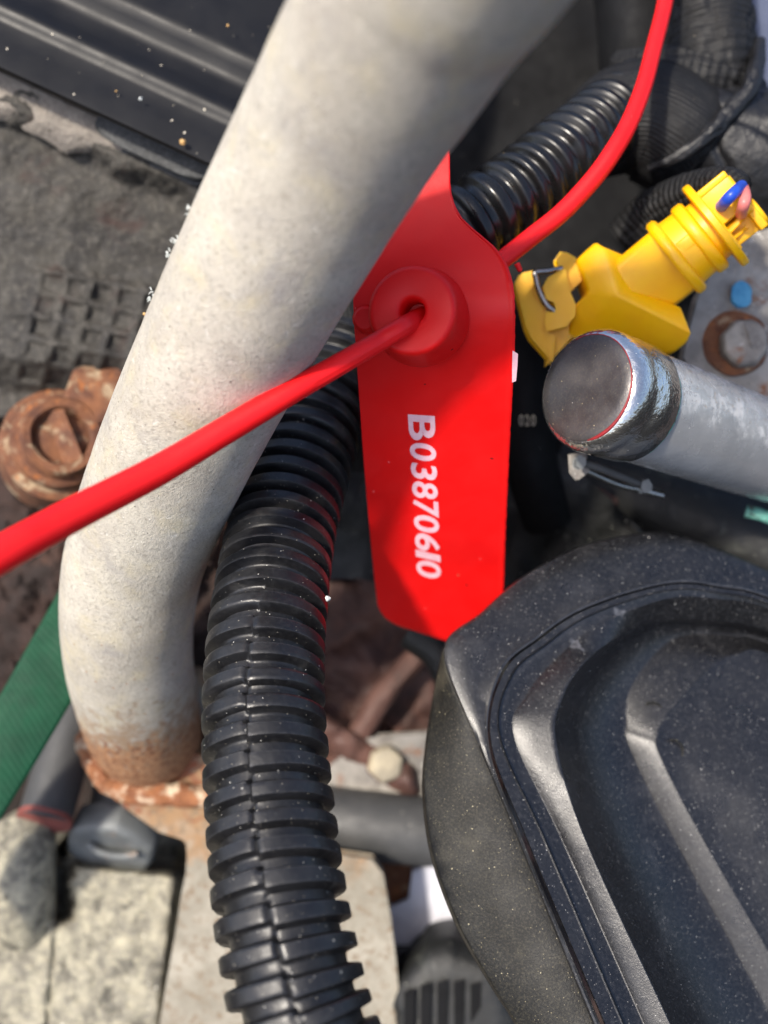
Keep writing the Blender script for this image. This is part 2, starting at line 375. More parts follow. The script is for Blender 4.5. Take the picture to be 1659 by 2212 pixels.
M['white'] = mat('crumpled_white_plastic', (214, 214, 222), (196, 196, 206), 1.0, 0.6, 0.05, bumps=((1.2, 0.06),), spots=(((110, 110, 116), 2, 0.2, 0.2),))
M['brown'] = mat('brown_primer', (92, 62, 52), (68, 46, 40), 0.8, 0.7, 0.1, bumps=((3, 0.03),), blots=(((60, 42, 36), 0.9, 0.5, 0.7),))
M['redcap'] = mat('oxide_red_face', (136, 74, 66), (120, 64, 58), 2, 0.7)
M['cream'] = mat('cream_metal', (180, 168, 142), (136, 128, 112), 1.4, 0.6, 0.1, bumps=((3, 0.04),), blots=(((120, 92, 66), 1.2, 0.6, 0.75),))
M['crumb'] = mat('dry_crumb', (206, 170, 112), (176, 136, 84), 6, 0.8, bumps=((14, 0.03),))
M['fluff'] = mat('white_fluff', (206, 208, 203), (180, 186, 182), 6, 0.8)
M['deep'] = mat('grimy_floor_rust', (38, 28, 24), (26, 21, 19), 0.5, 0.9, 0.05, bumps=((1.5, 0.1),), blots=(((70, 46, 38), 0.35, 0.52, 0.75),))

# ------------------------------------------------------------------ the setting behind everything
fl = obj('engine_bay_floor', sheet(-1500, 3200, -1700, 3900, 60, 60, lambda x, y: -15 + 0.6 * F((x, y, 0), 0.004), 2.0), M['deep'])
fl['kind'] = 'structure'

# ------------------------------------------------------------------ black trim panel, upper left
def panel():
    d = Vector((0.908, 0.418)); nrm = Vector((0.418, -0.908))       # along the edge, and up-right away from it
    o = Vector((0, 152))
    prof = [(0, -4.1), (2, -3.9), (7, -3.82), (20, -3.8), (60, -3.78), (94, -3.765), (102, -3.74), (112, -3.67), (122, -3.60), (130, -3.575), (138, -3.58), (150, -3.64), (160, -3.66), (180, -3.66), (192, -3.64), (204, -3.57), (222, -3.42), (240, -3.28), (250, -3.23), (260, -3.22), (300, -3.2), (420, -3.15), (700, -3.1)]
    rows = []
    for s, z in [(0, -5.0)] + prof:
        row = []
        for i in range(61):
            a = lerp(-900, 700, i / 60)
            p = o + d * a + nrm * s
            row.append(P(p.x, p.y, z + 0.55 - 0.0042 * s + 0.02 * N((a, s, 0), 0.01)))
        rows.append(row)
    return loft(rows)
pn = obj('trim_panel', panel(), M['panel'])
tag(pn, 'glossy black plastic trim panel with two raised ribs, behind the grey pipe', 'panel')

# ------------------------------------------------------------------ grimy casting, left
def h_cast(x, y):
    s = (Vector((x, y)) - Vector((0, 152))).dot(Vector((-0.418, 0.908)))      # distance below the panel edge
    z = -5.6
    z += 0.75 * (1 - sstep(60, 110, s + 14 * F((x, y, 0), 0.012)))            # pale ledge under the panel
    z -= 0.35 * sstep(360, 640, y) - 0.2 * N((x, y, 3), 0.006)
    # cast grid of small raised bars
    gx = (x * 0.97 + y * 0.22 - 215) / 56; gy = (-x * 0.2 + y * 0.98 - 552) / 50
    if -0.6 < gx < 4.6 and -0.4 < gy < 5.4:
        fx = abs(gx - round(gx)); fy = abs(gy - round(gy))
        m_ = max(1 - sstep(0.06, 0.28, fx), 1 - sstep(0.06, 0.28, fy))
        ed = sstep(-0.6, -0.2, gx) * sstep(4.6, 4.1, gx) * sstep(-0.4, 0, gy) * sstep(5.4, 5, gy)
        z += (0.13 + 0.08 * N((x, y, 9), 0.02)) * m_ * ed
    z -= 1.2 * sstep(760, 860, y)
    return z + 0.06 * F((x, y, 1), 0.018) + 0.025 * F((x, y, 5), 0.08)
ca = thing('engine_casting', 'grimy dark grey rough metal casting with a cast grid, behind the pipe', 'casting', P(180, 500, -7))
obj('casting_face', sheet(-700, 560, 60, 900, 252, 168, h_cast), M['cast'], ca, smooth=60)
def h_ledge(x, y):
    return h_cast(x, y) + 0.06
led = []
for i in range(66):
    t = i / 65; x = lerp(-560, 470, t); y0 = 152 + x * 0.46 + 4
    w = 92 + 18 * F((x, 0, 0), 0.02) - 46 * sstep(180, 330, x)
    led.append([P(x - 0.418 * w * j / 10, y0 + 0.908 * w * j / 10, -4.72 - (0.45 * (j / 10) ** 4) + 0.07 * F((x, j * 9, 2), 0.04)) for j in range(11)])
obj('ledge', loft(led), M['ledge'], ca, smooth=60)
def pad():
    c = Vector((330, 312)); d = Vector((0.908, 0.418)); n_ = Vector((-0.418, 0.908)); out = []
    for k in range(40):
        th = 2 * math.pi * k / 40
        x = math.copysign(abs(math.cos(th)) ** 0.5, math.cos(th)) * 128; y = math.copysign(abs(math.sin(th)) ** 0.7, math.sin(th)) * 27
        out.append(c + d * x + n_ * y)
    return out
obj('rubber_pad', warp(plate([(p.x, p.y) for p in pad()], -4.3, 0.5), 0.03, 3), M['rubber'], bevel=0.08)
tag(bpy.data.objects['rubber_pad'], 'dusty dark rubber pad wedged under the black trim panel edge', 'pad')

# ------------------------------------------------------------------ rusty plug, left
pl = thing('rusty_plug', 'round rusty threaded plug with hexagon head, left of the pipe', 'plug', P(140, 930, -6))
ax = V(0.34, 0.16, 0.92)
c0 = P(128, 962, -6.5)
def rn(amp, o): return lambda a, th, r, i: r * (1 + amp * N((math.cos(th) * 2, math.sin(th) * 2, a * 3), 1.0, o))
obj('flange', lathe(c0, ax, [(-1.6, 1.36), (-0.1, 1.40), (0.10, 1.36), (0.16, 1.26), (0.16, 1.0)], 56, rfun=rn(0.03, 1)), M['rust'], pl)
obj('collar_ring', lathe(c0, ax, [(0.12, 1.14), (0.40, 1.16), (0.56, 1.12), (0.62, 1.02), (0.62, 0.9)], 56, rfun=rn(0.03, 2)), M['rust'], pl)
obj('raised_ring', lathe(c0, ax, [(0.5, 0.96), (0.95, 0.94), (1.06, 0.88), (1.06, 0.72), (0.98, 0.64), (0.6, 0.6), (0.5, 0.6)], 56, rfun=rn(0.04, 2), closed=True), M['rust'], pl)
obj('centre_disc', lathe(c0, ax, [(0.5, 0.66), (0.78, 0.60), (0.82, 0.5), (0.82, 0.01)], 40, rfun=rn(0.05, 3)), M['rust'], pl)
obj('slot_bar', warp(prism([c0 + ax * 0.98 + V(*q) for q in ((-0.30, 0.52, 0), (-0.02, 0.56, 0), (0.36, -0.44, 0), (0.10, -0.56, 0))], ax * -0.45), 0.10, 2.5), M['rust'], pl, bevel=0.09)
obj('hex_head', lathe(P(228, 862, -6.7), V(0.2, 0.3, 0.93), [(-1.0, 1.0), (0.5, 1.0), (0.62, 0.9), (0.62, 0.01)], 48, rfun=lambda a, th, r, i: hexr(th, r, 6, 0.3)), M['rust'], pl, bevel=0.04)
def h_rb(x, y): return -8.2 + 0.5 * F((x, y, 0), 0.012) + 0.15 * F((x, y, 0), 0.06) - 1.5 * sstep(1350, 1560, y)
obj('rusty_housing', sheet(-800, 470, 800, 1640, 130, 90, h_rb), M['rustdark'], smooth=60)
tag(bpy.data.objects['rusty_housing'], 'dark rusty housing around the plug at the left edge', 'housing')

# ------------------------------------------------------------------ green webbing, left
def webbing():
    a = cr([(190, 1150, -6.3), (130, 1275, -5.9), (65, 1390, -5.5), (0, 1505, -5.2), (-90, 1660, -4.9), (-180, 1820, -4.7), (-240, 1925, -4.7)], 8)
    b = cr([(350, 1180, -6.3), (255, 1340, -5.9), (160, 1505, -5.5), (80, 1640, -5.2), (-2, 1774, -4.9), (-110, 1950, -4.7), (-170, 2050, -4.7)], 8)
    vs, fs, uv = [], [], []
    W_ = 14
    for i, (p, q) in enumerate(zip(a, b)):
        for j in range(W_ + 1):
            t = j / W_; w = p.lerp(q, t)
            vs.append(P(w.x, w.y, w.z + 0.08 * math.sin(t * math.pi))); uv.append((t * 1.7, i * 0.12))
    for i in range(len(a) - 1):
        for j in range(W_): fs.append((i * (W_ + 1) + j, i * (W_ + 1) + j + 1, (i + 1) * (W_ + 1) + j + 1, (i + 1) * (W_ + 1) + j))
    return vs, fs, uv
gw = obj('webbing_strap', webbing(), M['green'])
so = gw.modifiers.new('thickness', 'SOLIDIFY'); so.thickness = 0.0015; so.offset = 0
tag(gw, 'dark green woven webbing strap passing under the pipe at lower left', 'strap')

# ------------------------------------------------------------------ lower left castings
dc = thing('dark_tube', 'short dark tube with a red oxide end, beside the green webbing', 'tube', P(100, 1760, -7.6))
obj('tube_body', tube(cr([P(240, 1380, -10.5), P(160, 1560, -9.2), P(97, 1770, -8.0)], 6), 0.68, 40), M['greytube'], dc)
obj('end_face', lathe(P(96, 1772, -7.98), V(-0.06, -0.52, 0.42), [(-0.1, 0.70), (0.03, 0.70), (0.05, 0.66), (0.05, 0.01)], 40), M['redcap'], dc)
rn4 = lambda s_, th, r, k: r * (1 + 0.06 * N((math.cos(th) * 2, math.sin(th) * 2, s_), 1.2, 5))
al = thing('engine_block', 'pale sand cast aluminium block with a rounded boss, lower left corner', 'casting', P(150, 2100, -10))
def h_al(x, y):
    z = -8.6 + 0.5 * (y - 1900) / 300
    xs = 122 - (y - 1980) * 0.09
    z -= 0.10 * (1 - sstep(2, 7, abs(x - xs))) * sstep(1960, 1990, y)
    z -= 0.07 * sstep(xs - 2, xs + 2, x)
    z -= 1.7 * sstep(118, 126, x) * (1 - sstep(136, 166, x + 12 * F((x, y, 0), 0.03))) * (1 - sstep(1975, 1995, y))
    z -= 2.4 * (1 - sstep(1850, 1885, y + 0.1 * (250 - x)))
    z -= 0.9 * sstep(372 - (y - 1900) * 0.12, 400 - (y - 1900) * 0.12, x)
    return z + 0.09 * F((x, y, 0), 0.02) + 0.03 * F((x, y, 0), 0.07)
obj('block_face', sheet(-700, 520, 1830, 2700, 190, 140, h_al), M['alcast'], al, smooth=60)
obj('boss', tube([P(46, 1995, -8.7), P(46, 1990, -8.62), P(46, 1900, -8.5), P(48, 1812, -8.4), P(48, 1796, -8.45), P(48, 1790, -8.6)], [0.75, 0.84, 0.86, 0.86, 0.8, 0.55], 56, rfun=rn4), M['alcast'], al, smooth=50)
obj('boss_lip', tube([P(-20, 1999, -8.4), P(30, 1998, -8.05), P(70, 1997, -8.1), P(112, 1994, -8.5)], 0.14, 14), M['alcast'], al)
pg = thing('grey_plug', 'grey zinc plug with rounded head below the rusty bracket', 'plug', P(270, 1810, -8))
obj('plug_stem', tube(cr([P(285, 1560, -11.0), P(275, 1700, -9.8), P(262, 1790, -9.0)], 6), 0.92, 44), M['greytube'], pg)
pax = V(-0.10, -0.66, 0.74)
obj('plug_head', lathe(P(248, 1806, -9.1), pax, [(-0.3, 1.22), (0.25, 1.26), (0.42, 1.2), (0.5, 1.08), (0.5, 0.01)], 48, rfun=lambda a, th, r, i: lerp(r, hexr(th, r, 6, 0.4), 0.55)), M['plug'], pg, bevel=0.05)
sl = []
for t in range(11):
    a = math.radians(lerp(195, 300, t / 10)); sl.append((262 + 72 * math.cos(a), 1812 - 62 * math.sin(a) * 0.6))
obj('plug_ridge', tube([P(x, y, -8.35) for x, y in sl], 0.10, 12), M['plug'], pg)

# ------------------------------------------------------------------ middle background
mp_ = obj('mounting_plate', warp(plate([(380, 1000), (470, 1010), (600, 1020), (560, 1250), (520, 1400), (470, 1520), (400, 1580), (340, 1500)], -9.0, 0.4), 0.08, 1), M['bplate'], bevel=0.06)
tag(mp_, 'rust streaked pale mounting plate glimpsed between the pipe and thick hose', 'plate')
bm_ = thing('rust_brown_casting', 'blurred rust brown casting deep behind the red tag and hose', 'casting', P(820, 1500, -11))
def h_br(x, y):
    z = -11.2 + 0.35 * F((x, y, 0), 0.012) + 1.6 * sstep(1560, 1600, y - (x - 780) * 0.55) * sstep(1720, 1640, y - (x - 780) * 0.55) * sstep(960, 880, x)
    return z - 0.8 * sstep(1450, 1350, y)
obj('casting_face', sheet(560, 1150, 1150, 2000, 80, 110, h_br), M['brown'], bm_, smooth=60)
obj('rib', tube(cr([P(700, 1690, -10.6), P(760, 1610, -10.2), P(830, 1500, -10.2), P(900, 1420, -10.5)], 6), 0.35, 20, rfun=lambda s, th, r, k: r * (1 + 0.2 * N((s, th, 0), 1.5))), M['brown'], bm_)
np_ = thing('flange_plate', 'pale metal flange plate holding a cream nut, between hose and cover', 'plate', P(810, 1650, -10))
obj('plate', plate([(690, 1690), (720, 1655), (790, 1600), (960, 1588), (960, 1700), (900, 1720)], -9.9, 0.4), M['bracket_al'], np_, bevel=0.08)
obj('nut', lathe(P(832, 1648, -9.9), V(0.1, 0.1, 0.97), [(-0.1, 0.52), (0.34, 0.52), (0.46, 0.44), (0.46, 0.01)], 48, rfun=lambda a, th, r, i: hexr(th, r * (1 + 0.05 * N((th, a, 0), 2)), 6, 0.2)), M['cream'], np_, bevel=0.05)
gt = obj('rubber_pipe', tube(cr([P(560, 1700, -10.6), P(690, 1762, -10.0), P(820, 1785, -9.7), P(960, 1795, -9.7), P(1100, 1780, -10.2)], 10), 0.92, 40), M['greytube'])
tag(gt, 'smooth dark grey rubber pipe crossing between ribbed hose and black cover', 'pipe')
wp = obj('white_scrap', warp(plate([(838, 1962), (884, 1944), (893, 1880), (940, 1872), (1010, 1890), (1010, 2040), (850, 2040), (846, 2010)], -10.2, 0.15), 0.08, 1.5), M['white'])
tag(wp, 'crumpled white plastic scrap wedged below the grey rubber pipe', 'scrap')
bk = thing('filler_cap', 'ribbed black plastic filler cap beside the cover at the bottom edge', 'cap', P(940, 2160, -7))
def h_kn(x, y):
    r = math.hypot((x - 960) / 150, (y - 2130) / 190); return r
kc = P(985, 2170, -8.4); kax = V(-0.1, 0.05, 0.98)
obj('cap_body', lathe(kc, kax, [(-1.2, 1.75), (0.1, 1.72), (0.5, 1.6), (0.7, 1.35), (0.75, 1.0), (0.75, 0.01)], 96, rfun=lambda a, th, r, i: r * (1 + 0.035 * math.copysign(min(1, abs(2.5 * math.sin(6 * th))), math.sin(6 * th)) * (1 if i < 4 else 0.3))), M['dplate'], bk)
for k in range(5):
    x0 = -1.15 + 0.42 * k; y1 = 0.55 * math.sqrt(max(0.05, 1.55 ** 2 - (x0 + 0.05) ** 2)); e = kc + kax * 0.80
    f = [e + V(x0 - 0.07, -1.3, 0), e + V(x0 - 0.09, y1, 0.02), e + V(x0 + 0.09, y1 + 0.05, 0.02), e + V(x0 + 0.07, -1.3, 0)]
    obj('grip_rib', prism(f, kax * -0.4), M['void'], bk, bevel=0.05)
br = obj('red_brown_block', warp(plate([(770, 1850), (1000, 1845), (1000, 2000), (850, 1985)], -10.6, 0.8), 0.12, 1.2), M['rust'])
tag(br, 'red brown rusty block under the grey rubber pipe, right of the bracket', 'block')

# ------------------------------------------------------------------ dark plate and sleeve behind the tag
dp = thing('backing_plate', 'dirty black plate behind the hanging red tag', 'plate', P(1050, 1150, -6))
def h_dp(x, y): return -6.2 - 0.9 * sstep(1000, 1250, y) + 0.18 * F((x, y, 0), 0.01) + 0.05 * F((x, y, 0), 0.05)
rows = []
top = cr([(640, 860), (760, 850), (900, 860), (1100, 930), (1170, 955), (1240, 1010), (1320, 1080), (1400, 1160)], 6)
bot = cr([(640, 1252), (760, 1250), (800, 1255), (1000, 1300), (1090, 1480), (1150, 1480), (1300, 1400), (1420, 1330)], 6)
for j in range(25):
    t = j / 24
    rows.append([P(lerp(a.x, b.x, t), lerp(a.y, b.y, t), h_dp(lerp(a.x, b.x, t), lerp(a.y, b.y, t))) for a, b in zip(top, bot)])
obj('plate_face', slab(rows, 0.4), M['dplate'], dp, smooth=60)
o2 = obj('plate_rib', tube(cr([P(890, 1360, -7.2), P(960, 1420, -7.0), P(1010, 1560, -6.6)], 6), 0.5, 20), M['dplate'], dp)
rr = thing('ribbed_sleeve', 'black ribbed cloth sleeve emerging between pipe and red tag', 'sleeve', P(745, 800, -5))
obj('sleeve_body', tube(cr([P(700, 560, -5.0), P(735, 680, -4.9), P(752, 780, -5.0), P(770, 880, -5.4), P(800, 980, -6.2)], 12), 0.72, 48, rfun=lambda s, th, r, k: r * (1 + 0.02 * N((s * 2, th, 0), 1.2))), M['cloth'], rr)
bt = thing('black_hose', 'plain black hose with tiny printed figures, right of the tag', 'hose', P(1130, 900, -4.8))
obj('hose_body', tube(cr([P(1120, 640, -5.6), P(1130, 780, -5.5), P(1136, 900, -5.6), P(1150, 1010, -6.0), P(1180, 1120, -6.8)], 10), 0.62, 40), M['void'], bt)
bb = obj('brown_fitting', lathe(P(1295, 1070, -8.0), V(0.1, 0.3, 0.9), [(-0.8, 0.5), (0.3, 0.5), (0.38, 0.42), (0.38, 0.01)], 32), M['brown'])
tag(bb, 'dull brown fitting in shadow beneath the silver rail', 'fitting')
vt = obj('shadowed_duct', tube(cr([P(1200, 1010, -9.0), P(1400, 1080, -8.6), P(1600, 1170, -8.2), P(1800, 1260, -8.0)], 8), 1.2, 40, rfun=lambda s, th, r, k: r * (1 + 0.05 * N((s, th, 0), 0.8))), M['dplate'])
tag(vt, 'matt black duct in shadow between silver rail and black cover', 'duct')
bw = obj('shade_bulkhead', sheet(560, 2100, -500, 1250, 40, 50, lambda x, y: -10.6 - 0.8 * sstep(500, 1200, y) + 0.25 * F((x, y, 0), 0.006), 1.5), M['void'], smooth=60)  # black sheet where only deep shadow shows; the shade is its colour
tag(bw, 'black bulkhead sheet, its colour standing for the shadow behind hose and connector', 'bulkhead')

# ------------------------------------------------------------------ text helper (flat print)
def glyph(ch, shear=0.0, off=0.0):
    cu = bpy.data.curves.new('glyph', 'FONT'); cu.body = ch; cu.size = 1.0; cu.shear = shear; cu.offset = off; cu.resolution_u = 6
    o = bpy.data.objects.new('glyph', cu); COL.objects.link(o)
    dg = bpy.context.evaluated_depsgraph_get(); dg.update()
    me = bpy.data.meshes.new_from_object(o.evaluated_get(dg))
    bm = bmesh.new(); bm.from_mesh(me)
    bmesh.ops.triangulate(bm, faces=bm.faces)
    bmesh.ops.subdivide_edges(bm, edges=[e for e in bm.edges if e.calc_length() > 0.15], cuts=2, use_grid_fill=True)
    bmesh.ops.triangulate(bm, faces=bm.faces)
    vs = [v.co.copy() for v in bm.verts]; bm.verts.index_update(); fs = [tuple(v.index for v in f.verts) for f in bm.faces]
    bm.free(); bpy.data.objects.remove(o); bpy.data.curves.remove(cu); bpy.data.meshes.remove(me)
    x0 = min(v.x for v in vs); x1 = max(v.x for v in vs); y0 = min(v.y for v in vs); y1 = max(v.y for v in vs)
    return [((v.x - x0) / (x1 - x0), (v.y - y0) / (y1 - y0)) for v in vs], fs
# tiny blurred figures on the black hose
tx = []
for i, ch in enumerate('020'):
    uvs, fs = glyph(ch, 0, 0.02)
    tx.append(([P(1121 + i * 13 + u * 10, 920 - v * 24, -4.93) for u, v in uvs], fs))
obj('figures', join(*tx), M['cream'], bt, smooth=0)

# ------------------------------------------------------------------ grey pipe with rusty bracket
pp = thing('grey_pipe', 'thick curved grey galvanised pipe, rusty at its welded foot', 'pipe', P(300, 1650, -8))
cen = [((1420, -820), 10.4), ((1260, -560), 9.8), ((1160, -400), 9.0), ((1075, -260), 8.2), ((990, -125), 7.4), ((905, 0), 6.5), ((718, 315), 4.3), ((537, 650), 2.1), ((375, 985), -0.5), ((300, 1180), -2.3), ((277, 1300), -3.3), ((278, 1415), -4.6), ((295, 1508), -6.0), ((308, 1560), -7.1), ((314, 1592), -8.2), ((318, 1615), -9.4)]
pth = cr([P(x, y, z) for (x, y), z in cen], 14)
PR = 1.42
obj('tube', tube(pth, PR, 96, rfun=lambda s, th, r, k: r * (1 + 0.006 * F((s, math.cos(th), math.sin(th)), 1.4))), M['pipe'], pp, smooth=80)
zb = lambda x, y: -7.55 - 0.1 * (y - 1700) / 100
bo = [(196, 1600), (190, 1625), (205, 1668), (232, 1706), (290, 1752), (345, 1792), (396, 1808), (408, 1822), (410, 1850), (407, 1890), (398, 1930), (386, 2010), (366, 2120), (346, 2240), (320, 2420), (880, 2420), (862, 2212), (850, 2080), (838, 1980), (822, 1890), (800, 1862), (640, 1840), (560, 1760), (470, 1712), (440, 1640), (300, 1600)]
obj('bracket', plate(bo, zb, 0.45), M['bplate'], pp, bevel=0.07, smooth=35)
ed = cr([P(198, 1560, -7.1), P(201, 1610, -7.05), P(217, 1660, -7.1), P(250, 1697, -7.15), P(300, 1712, -7.25), P(380, 1716, -7.3), P(480, 1726, -7.5)], 12)
obj('weld_lip', tube(ed, [lerp(0.40, 0.26, i / len(ed)) * min(1, 0.35 + i / 10) + 0.07 * F((i * 0.15, 2, 0), 1) for i in range(len(ed))], 20, rfun=lambda s, th, r, k: r * (1 + 0.3 * N((s, th, 3), 2.5))), M['weld'], pp, smooth=70)
obj('slot_shade', plate([(478, 1995), (505, 1990), (508, 2040), (480, 2046)], -7.8, 0.05), M['void'], pp)  # thin dark plate on the bracket, painting the shade inside a slot

# fluff caught on the pipe's left edge
for i, (x, y, z, s) in enumerate(((391, 452, 3.2, 1.0), (356, 522, 2.8, 0.8), (340, 548, 2.5, 0.7), (305, 638, 2.0, 1.0), (296, 691, 1.6, 0.7))):
    bs = P(x + 22, y, z); gs = []
    for k in range(9):
        a = math.radians(random.uniform(110, 240)); L = random.uniform(0.03, 0.09) * s
        d = V(math.cos(a), math.sin(a), random.uniform(-0.3, 0.6)); q = bs + V(random.uniform(-0.05, 0.05), random.uniform(-0.09, 0.09) * s, 0)
        gs.append(tube([q, q + d * L * 0.5 + V(0, 0.02, 0), q + d * L], [0.011, 0.010, 0.003], 6))
    f_ = obj('fluff', join(*gs), M['fluff'])
    tag(f_, ('topmost white fluff tuft on the left edge of the pipe', 'small fluff tuft just below the topmost one on the pipe', 'thin pair of fluff threads in the middle of the pipe edge', 'spiky white fluff tuft above the lowest one on the pipe', 'lowest white fluff speck on the left edge of the pipe')[i], 'fluff', 'fluff on the pipe edge')

# ------------------------------------------------------------------ ribbed hoses
def ridged(path, ro, ri, pitch, duty, seg, seam=None, shape=5.0, phase=0.0):
    """corrugated tube; rings stand square to the axis"""
    # resample by arc length
    acc = [0.0]
    for a, b in zip(path, path[1:]): acc.append(acc[-1] + (b - a).length)
    total = acc[-1]; step = pitch / 14; n = int(total / step); out = []; j = 0
    for i in range(n + 1):
        s = min(total, i * step)
        while j < len(acc) - 2 and acc[j + 1] < s: j += 1
        t = (s - acc[j]) / max(1e-9, acc[j + 1] - acc[j]); out.append(path[j].lerp(path[j + 1], t))
    def rf(s, th, r, k):
        s0 = s
        s = s + 0.05 * N((s * 0.45, 3.3, 0), 1.0)
        if seam:
            dd = (th - seam[0](s0 / total) + math.pi) % (2 * math.pi) - math.pi
            s = s + 0.075 * seam[1](s0 / total) * sstep(-0.03, 0.03, dd) * sstep(2.2, 1.2, dd)
        f = abs(((s / pitch + phase) % 1.0) - 0.5) * 2       # 0 at ridge middle .. 1 in the groove
        s = s0
        w = 1 / (1 + math.exp((f - duty) * shape * 6))
        ro_ = ro; ri_ = ri
        if seam:
            a = seam[0](s / total); dth = (th - a + math.pi) % (2 * math.pi) - math.pi
            stg = seam[1](s / total)
            ro_ -= 0.045 * stg * sstep(0.02, -0.02, -dth) * sstep(0.9, 0.3, abs(dth))
            ro_ -= 0.07 * stg * max(0, 1 - abs(dth) / 0.055); ri_ -= 0.03 * stg * max(0, 1 - abs(dth) / 0.05)
        return ri_ + (ro_ - ri_) * w + 0.006 * N((s, math.cos(th), math.sin(th)), 1.5)
    return tube(out, ro, seg, rfun=rf)
HP = [(790, 700, -5.6), (730, 800, -4.6), (676, 920, -3.5), (640, 1030, -2.6), (610, 1140, -1.7), (592, 1240, -0.9), (576, 1370, 0.0), (570, 1500, 0.7), (575, 1650, 1.4), (588, 1800, 2.0), (605, 1950, 2.6), (627, 2080, 3.0), (655, 2200, 3.3), (705, 2340, 3.6), (770, 2480, 3.8)]
hp = cr([P(*p) for p in HP], 16)
h1 = obj('ribbed_hose', ridged(hp, 1.08, 0.87, 0.475, 0.56, 120, seam=(lambda k: 0.28 + 0.25 * sstep(0.45, 0.62, k) - 0.3 * sstep(0.7, 1, k), lambda k: sstep(0.45, 0.62, k)), shape=5.5), M['hose'], smooth=50)
tag(h1, 'thick black ribbed hose running down the middle beside the red tag', 'hose', 'black ribbed hoses')
HP2 = [(800, 640, -2.4), (930, 545, -2.2), (1040, 468, -2.3), (1120, 415, -2.7), (1200, 352, -3.2), (1270, 296, -3.9), (1340, 240, -4.7), (1400, 200, -5.4)]
h2 = obj('ribbed_hose', ridged(cr([P(*p) for p in HP2], 16), 0.89, 0.70, 0.45, 0.52, 96, shape=2.8), M['hose2'], smooth=60)
tag(h2, 'shorter glossy ribbed hose entering the cloth wrapped harness behind the tag', 'hose', 'black ribbed hoses')

# ------------------------------------------------------------------ cloth wrapped harness, upper right
hs = thing('wire_harness', 'black cloth taped wire harness with wrinkled wraps, upper right', 'wiring', P(1480, 300, -5))
def wr(a, fr, o, m=0, pa=0.0, fold=1.0):
    def f(s, th, r, k):
        q = (s * fr, math.cos(th) * 1.1, math.sin(th) * 1.1)
        w = 1 + a * F(q, 1.0, o, 5) - fold * a * (1 - min(1, abs(F(q, 0.8, o + 9, 3)) * 5)) 
        if m: w += pa * abs(math.sin(m * th + 1.5 * N((s * 1.3, th, o), 1.0)))
        return r * w
    return f
obj('cloth_sleeve', tube(cr([P(1250, 312, -5.1), P(1330, 268, -5.0), P(1400, 262, -4.9), P(1470, 300, -4.9), P(1500, 330, -5.0)], 20), lerpl([0.9, 1.2, 1.32, 1.28, 1.1], 81), 160, rfun=wr(0.03, 0.9, 1, 30, 0.012, 0.4)), M['cloth'], hs, smooth=80)
obj('trunk_wrap', tube(cr([P(1450, 262, -5.4), P(1520, 300, -5.25), P(1620, 345, -5.2), P(1740, 395, -5.3), P(1900, 440, -5.5)], 30), lerpl([1.2, 1.45, 1.55, 1.5, 1.5], 121), 128, rfun=wr(0.05, 0.5, 4, 0, 0, 1.4)), M['smoothtape'], hs, smooth=80)
obj('upper_wrap', tube(cr([P(1500, -200, -5.4), P(1515, -60, -5.2), P(1530, 60, -5.0), P(1540, 140, -4.95), P(1550, 240, -5.3)], 30), lerpl([1.05, 1.05, 1.05, 0.95, 0.8], 121), 128, rfun=wr(0.05, 0.65, 8, 0, 0, 1.2)), M['cloth2'], hs, smooth=80)
obj('cross_wrap', tube(cr([P(1335, 138, -5.8), P(1400, 150, -5.2), P(1470, 158, -4.75), P(1560, 172, -4.65), P(1630, 200, -5.2)], 30), lerpl([0.3, 0.5, 0.62, 0.55, 0.35], 121), 110, rfun=wr(0.06, 0.8, 12, 4, 0.05, 1.3)), M['cloth2'], hs, smooth=80)
obj('fold', tube(cr([P(1330, 156, -5.3), P(1420, 158, -4.7), P(1500, 166, -4.45), P(1570, 182, -4.4), P(1615, 190, -4.7)], 20), lerpl([0.06, 0.12, 0.16, 0.14, 0.08], 81), 28, rfun=wr(0.15, 1.5, 14)), M['smoothtape'], hs, smooth=80)
obj('side_wrap', tube(cr([P(1640, 90, -4.6), P(1632, 150, -4.0), P(1618, 195, -3.85), P(1580, 240, -3.8), P(1530, 290, -3.75), P(1470, 335, -3.85), P(1400, 365, -4.2)], 16), lerpl([0.14, 0.19, 0.21, 0.21, 0.2, 0.16, 0.08], 97), 40, rfun=wr(0.14, 1.6, 15)), M['smoothtape'], hs, smooth=80)
obj('inner_duct', tube(cr([P(1370, -200, -6.6), P(1375, 0, -6.4), P(1385, 130, -6.3), P(1400, 240, -6.5)], 12), 1.0, 56, rfun=wr(0.03, 0.5, 21)), M['void'], hs, smooth=80)
obj('wire_sleeve', tube(cr([P(1350, 520, -4.6), P(1420, 455, -4.1), P(1500, 412, -3.2), P(1570, 390, -2.2), P(1606, 402, -1.8)], 20), lerpl([0.5, 0.52, 0.42, 0.27, 0.2], 81), 80, rfun=wr(0.06, 1.2, 17, 14, 0.02, 1.2)), M['cloth2'], hs, smooth=80)
cp = obj('painted_panel', sheet(1560, 2100, -400, 330, 20, 20, lambda x, y: -6.2 + 0.0008 * (x - 1560), 0.3), M['bluegrey'])
tag(cp, 'blue grey painted panel peeking out at the upper right corner', 'panel')

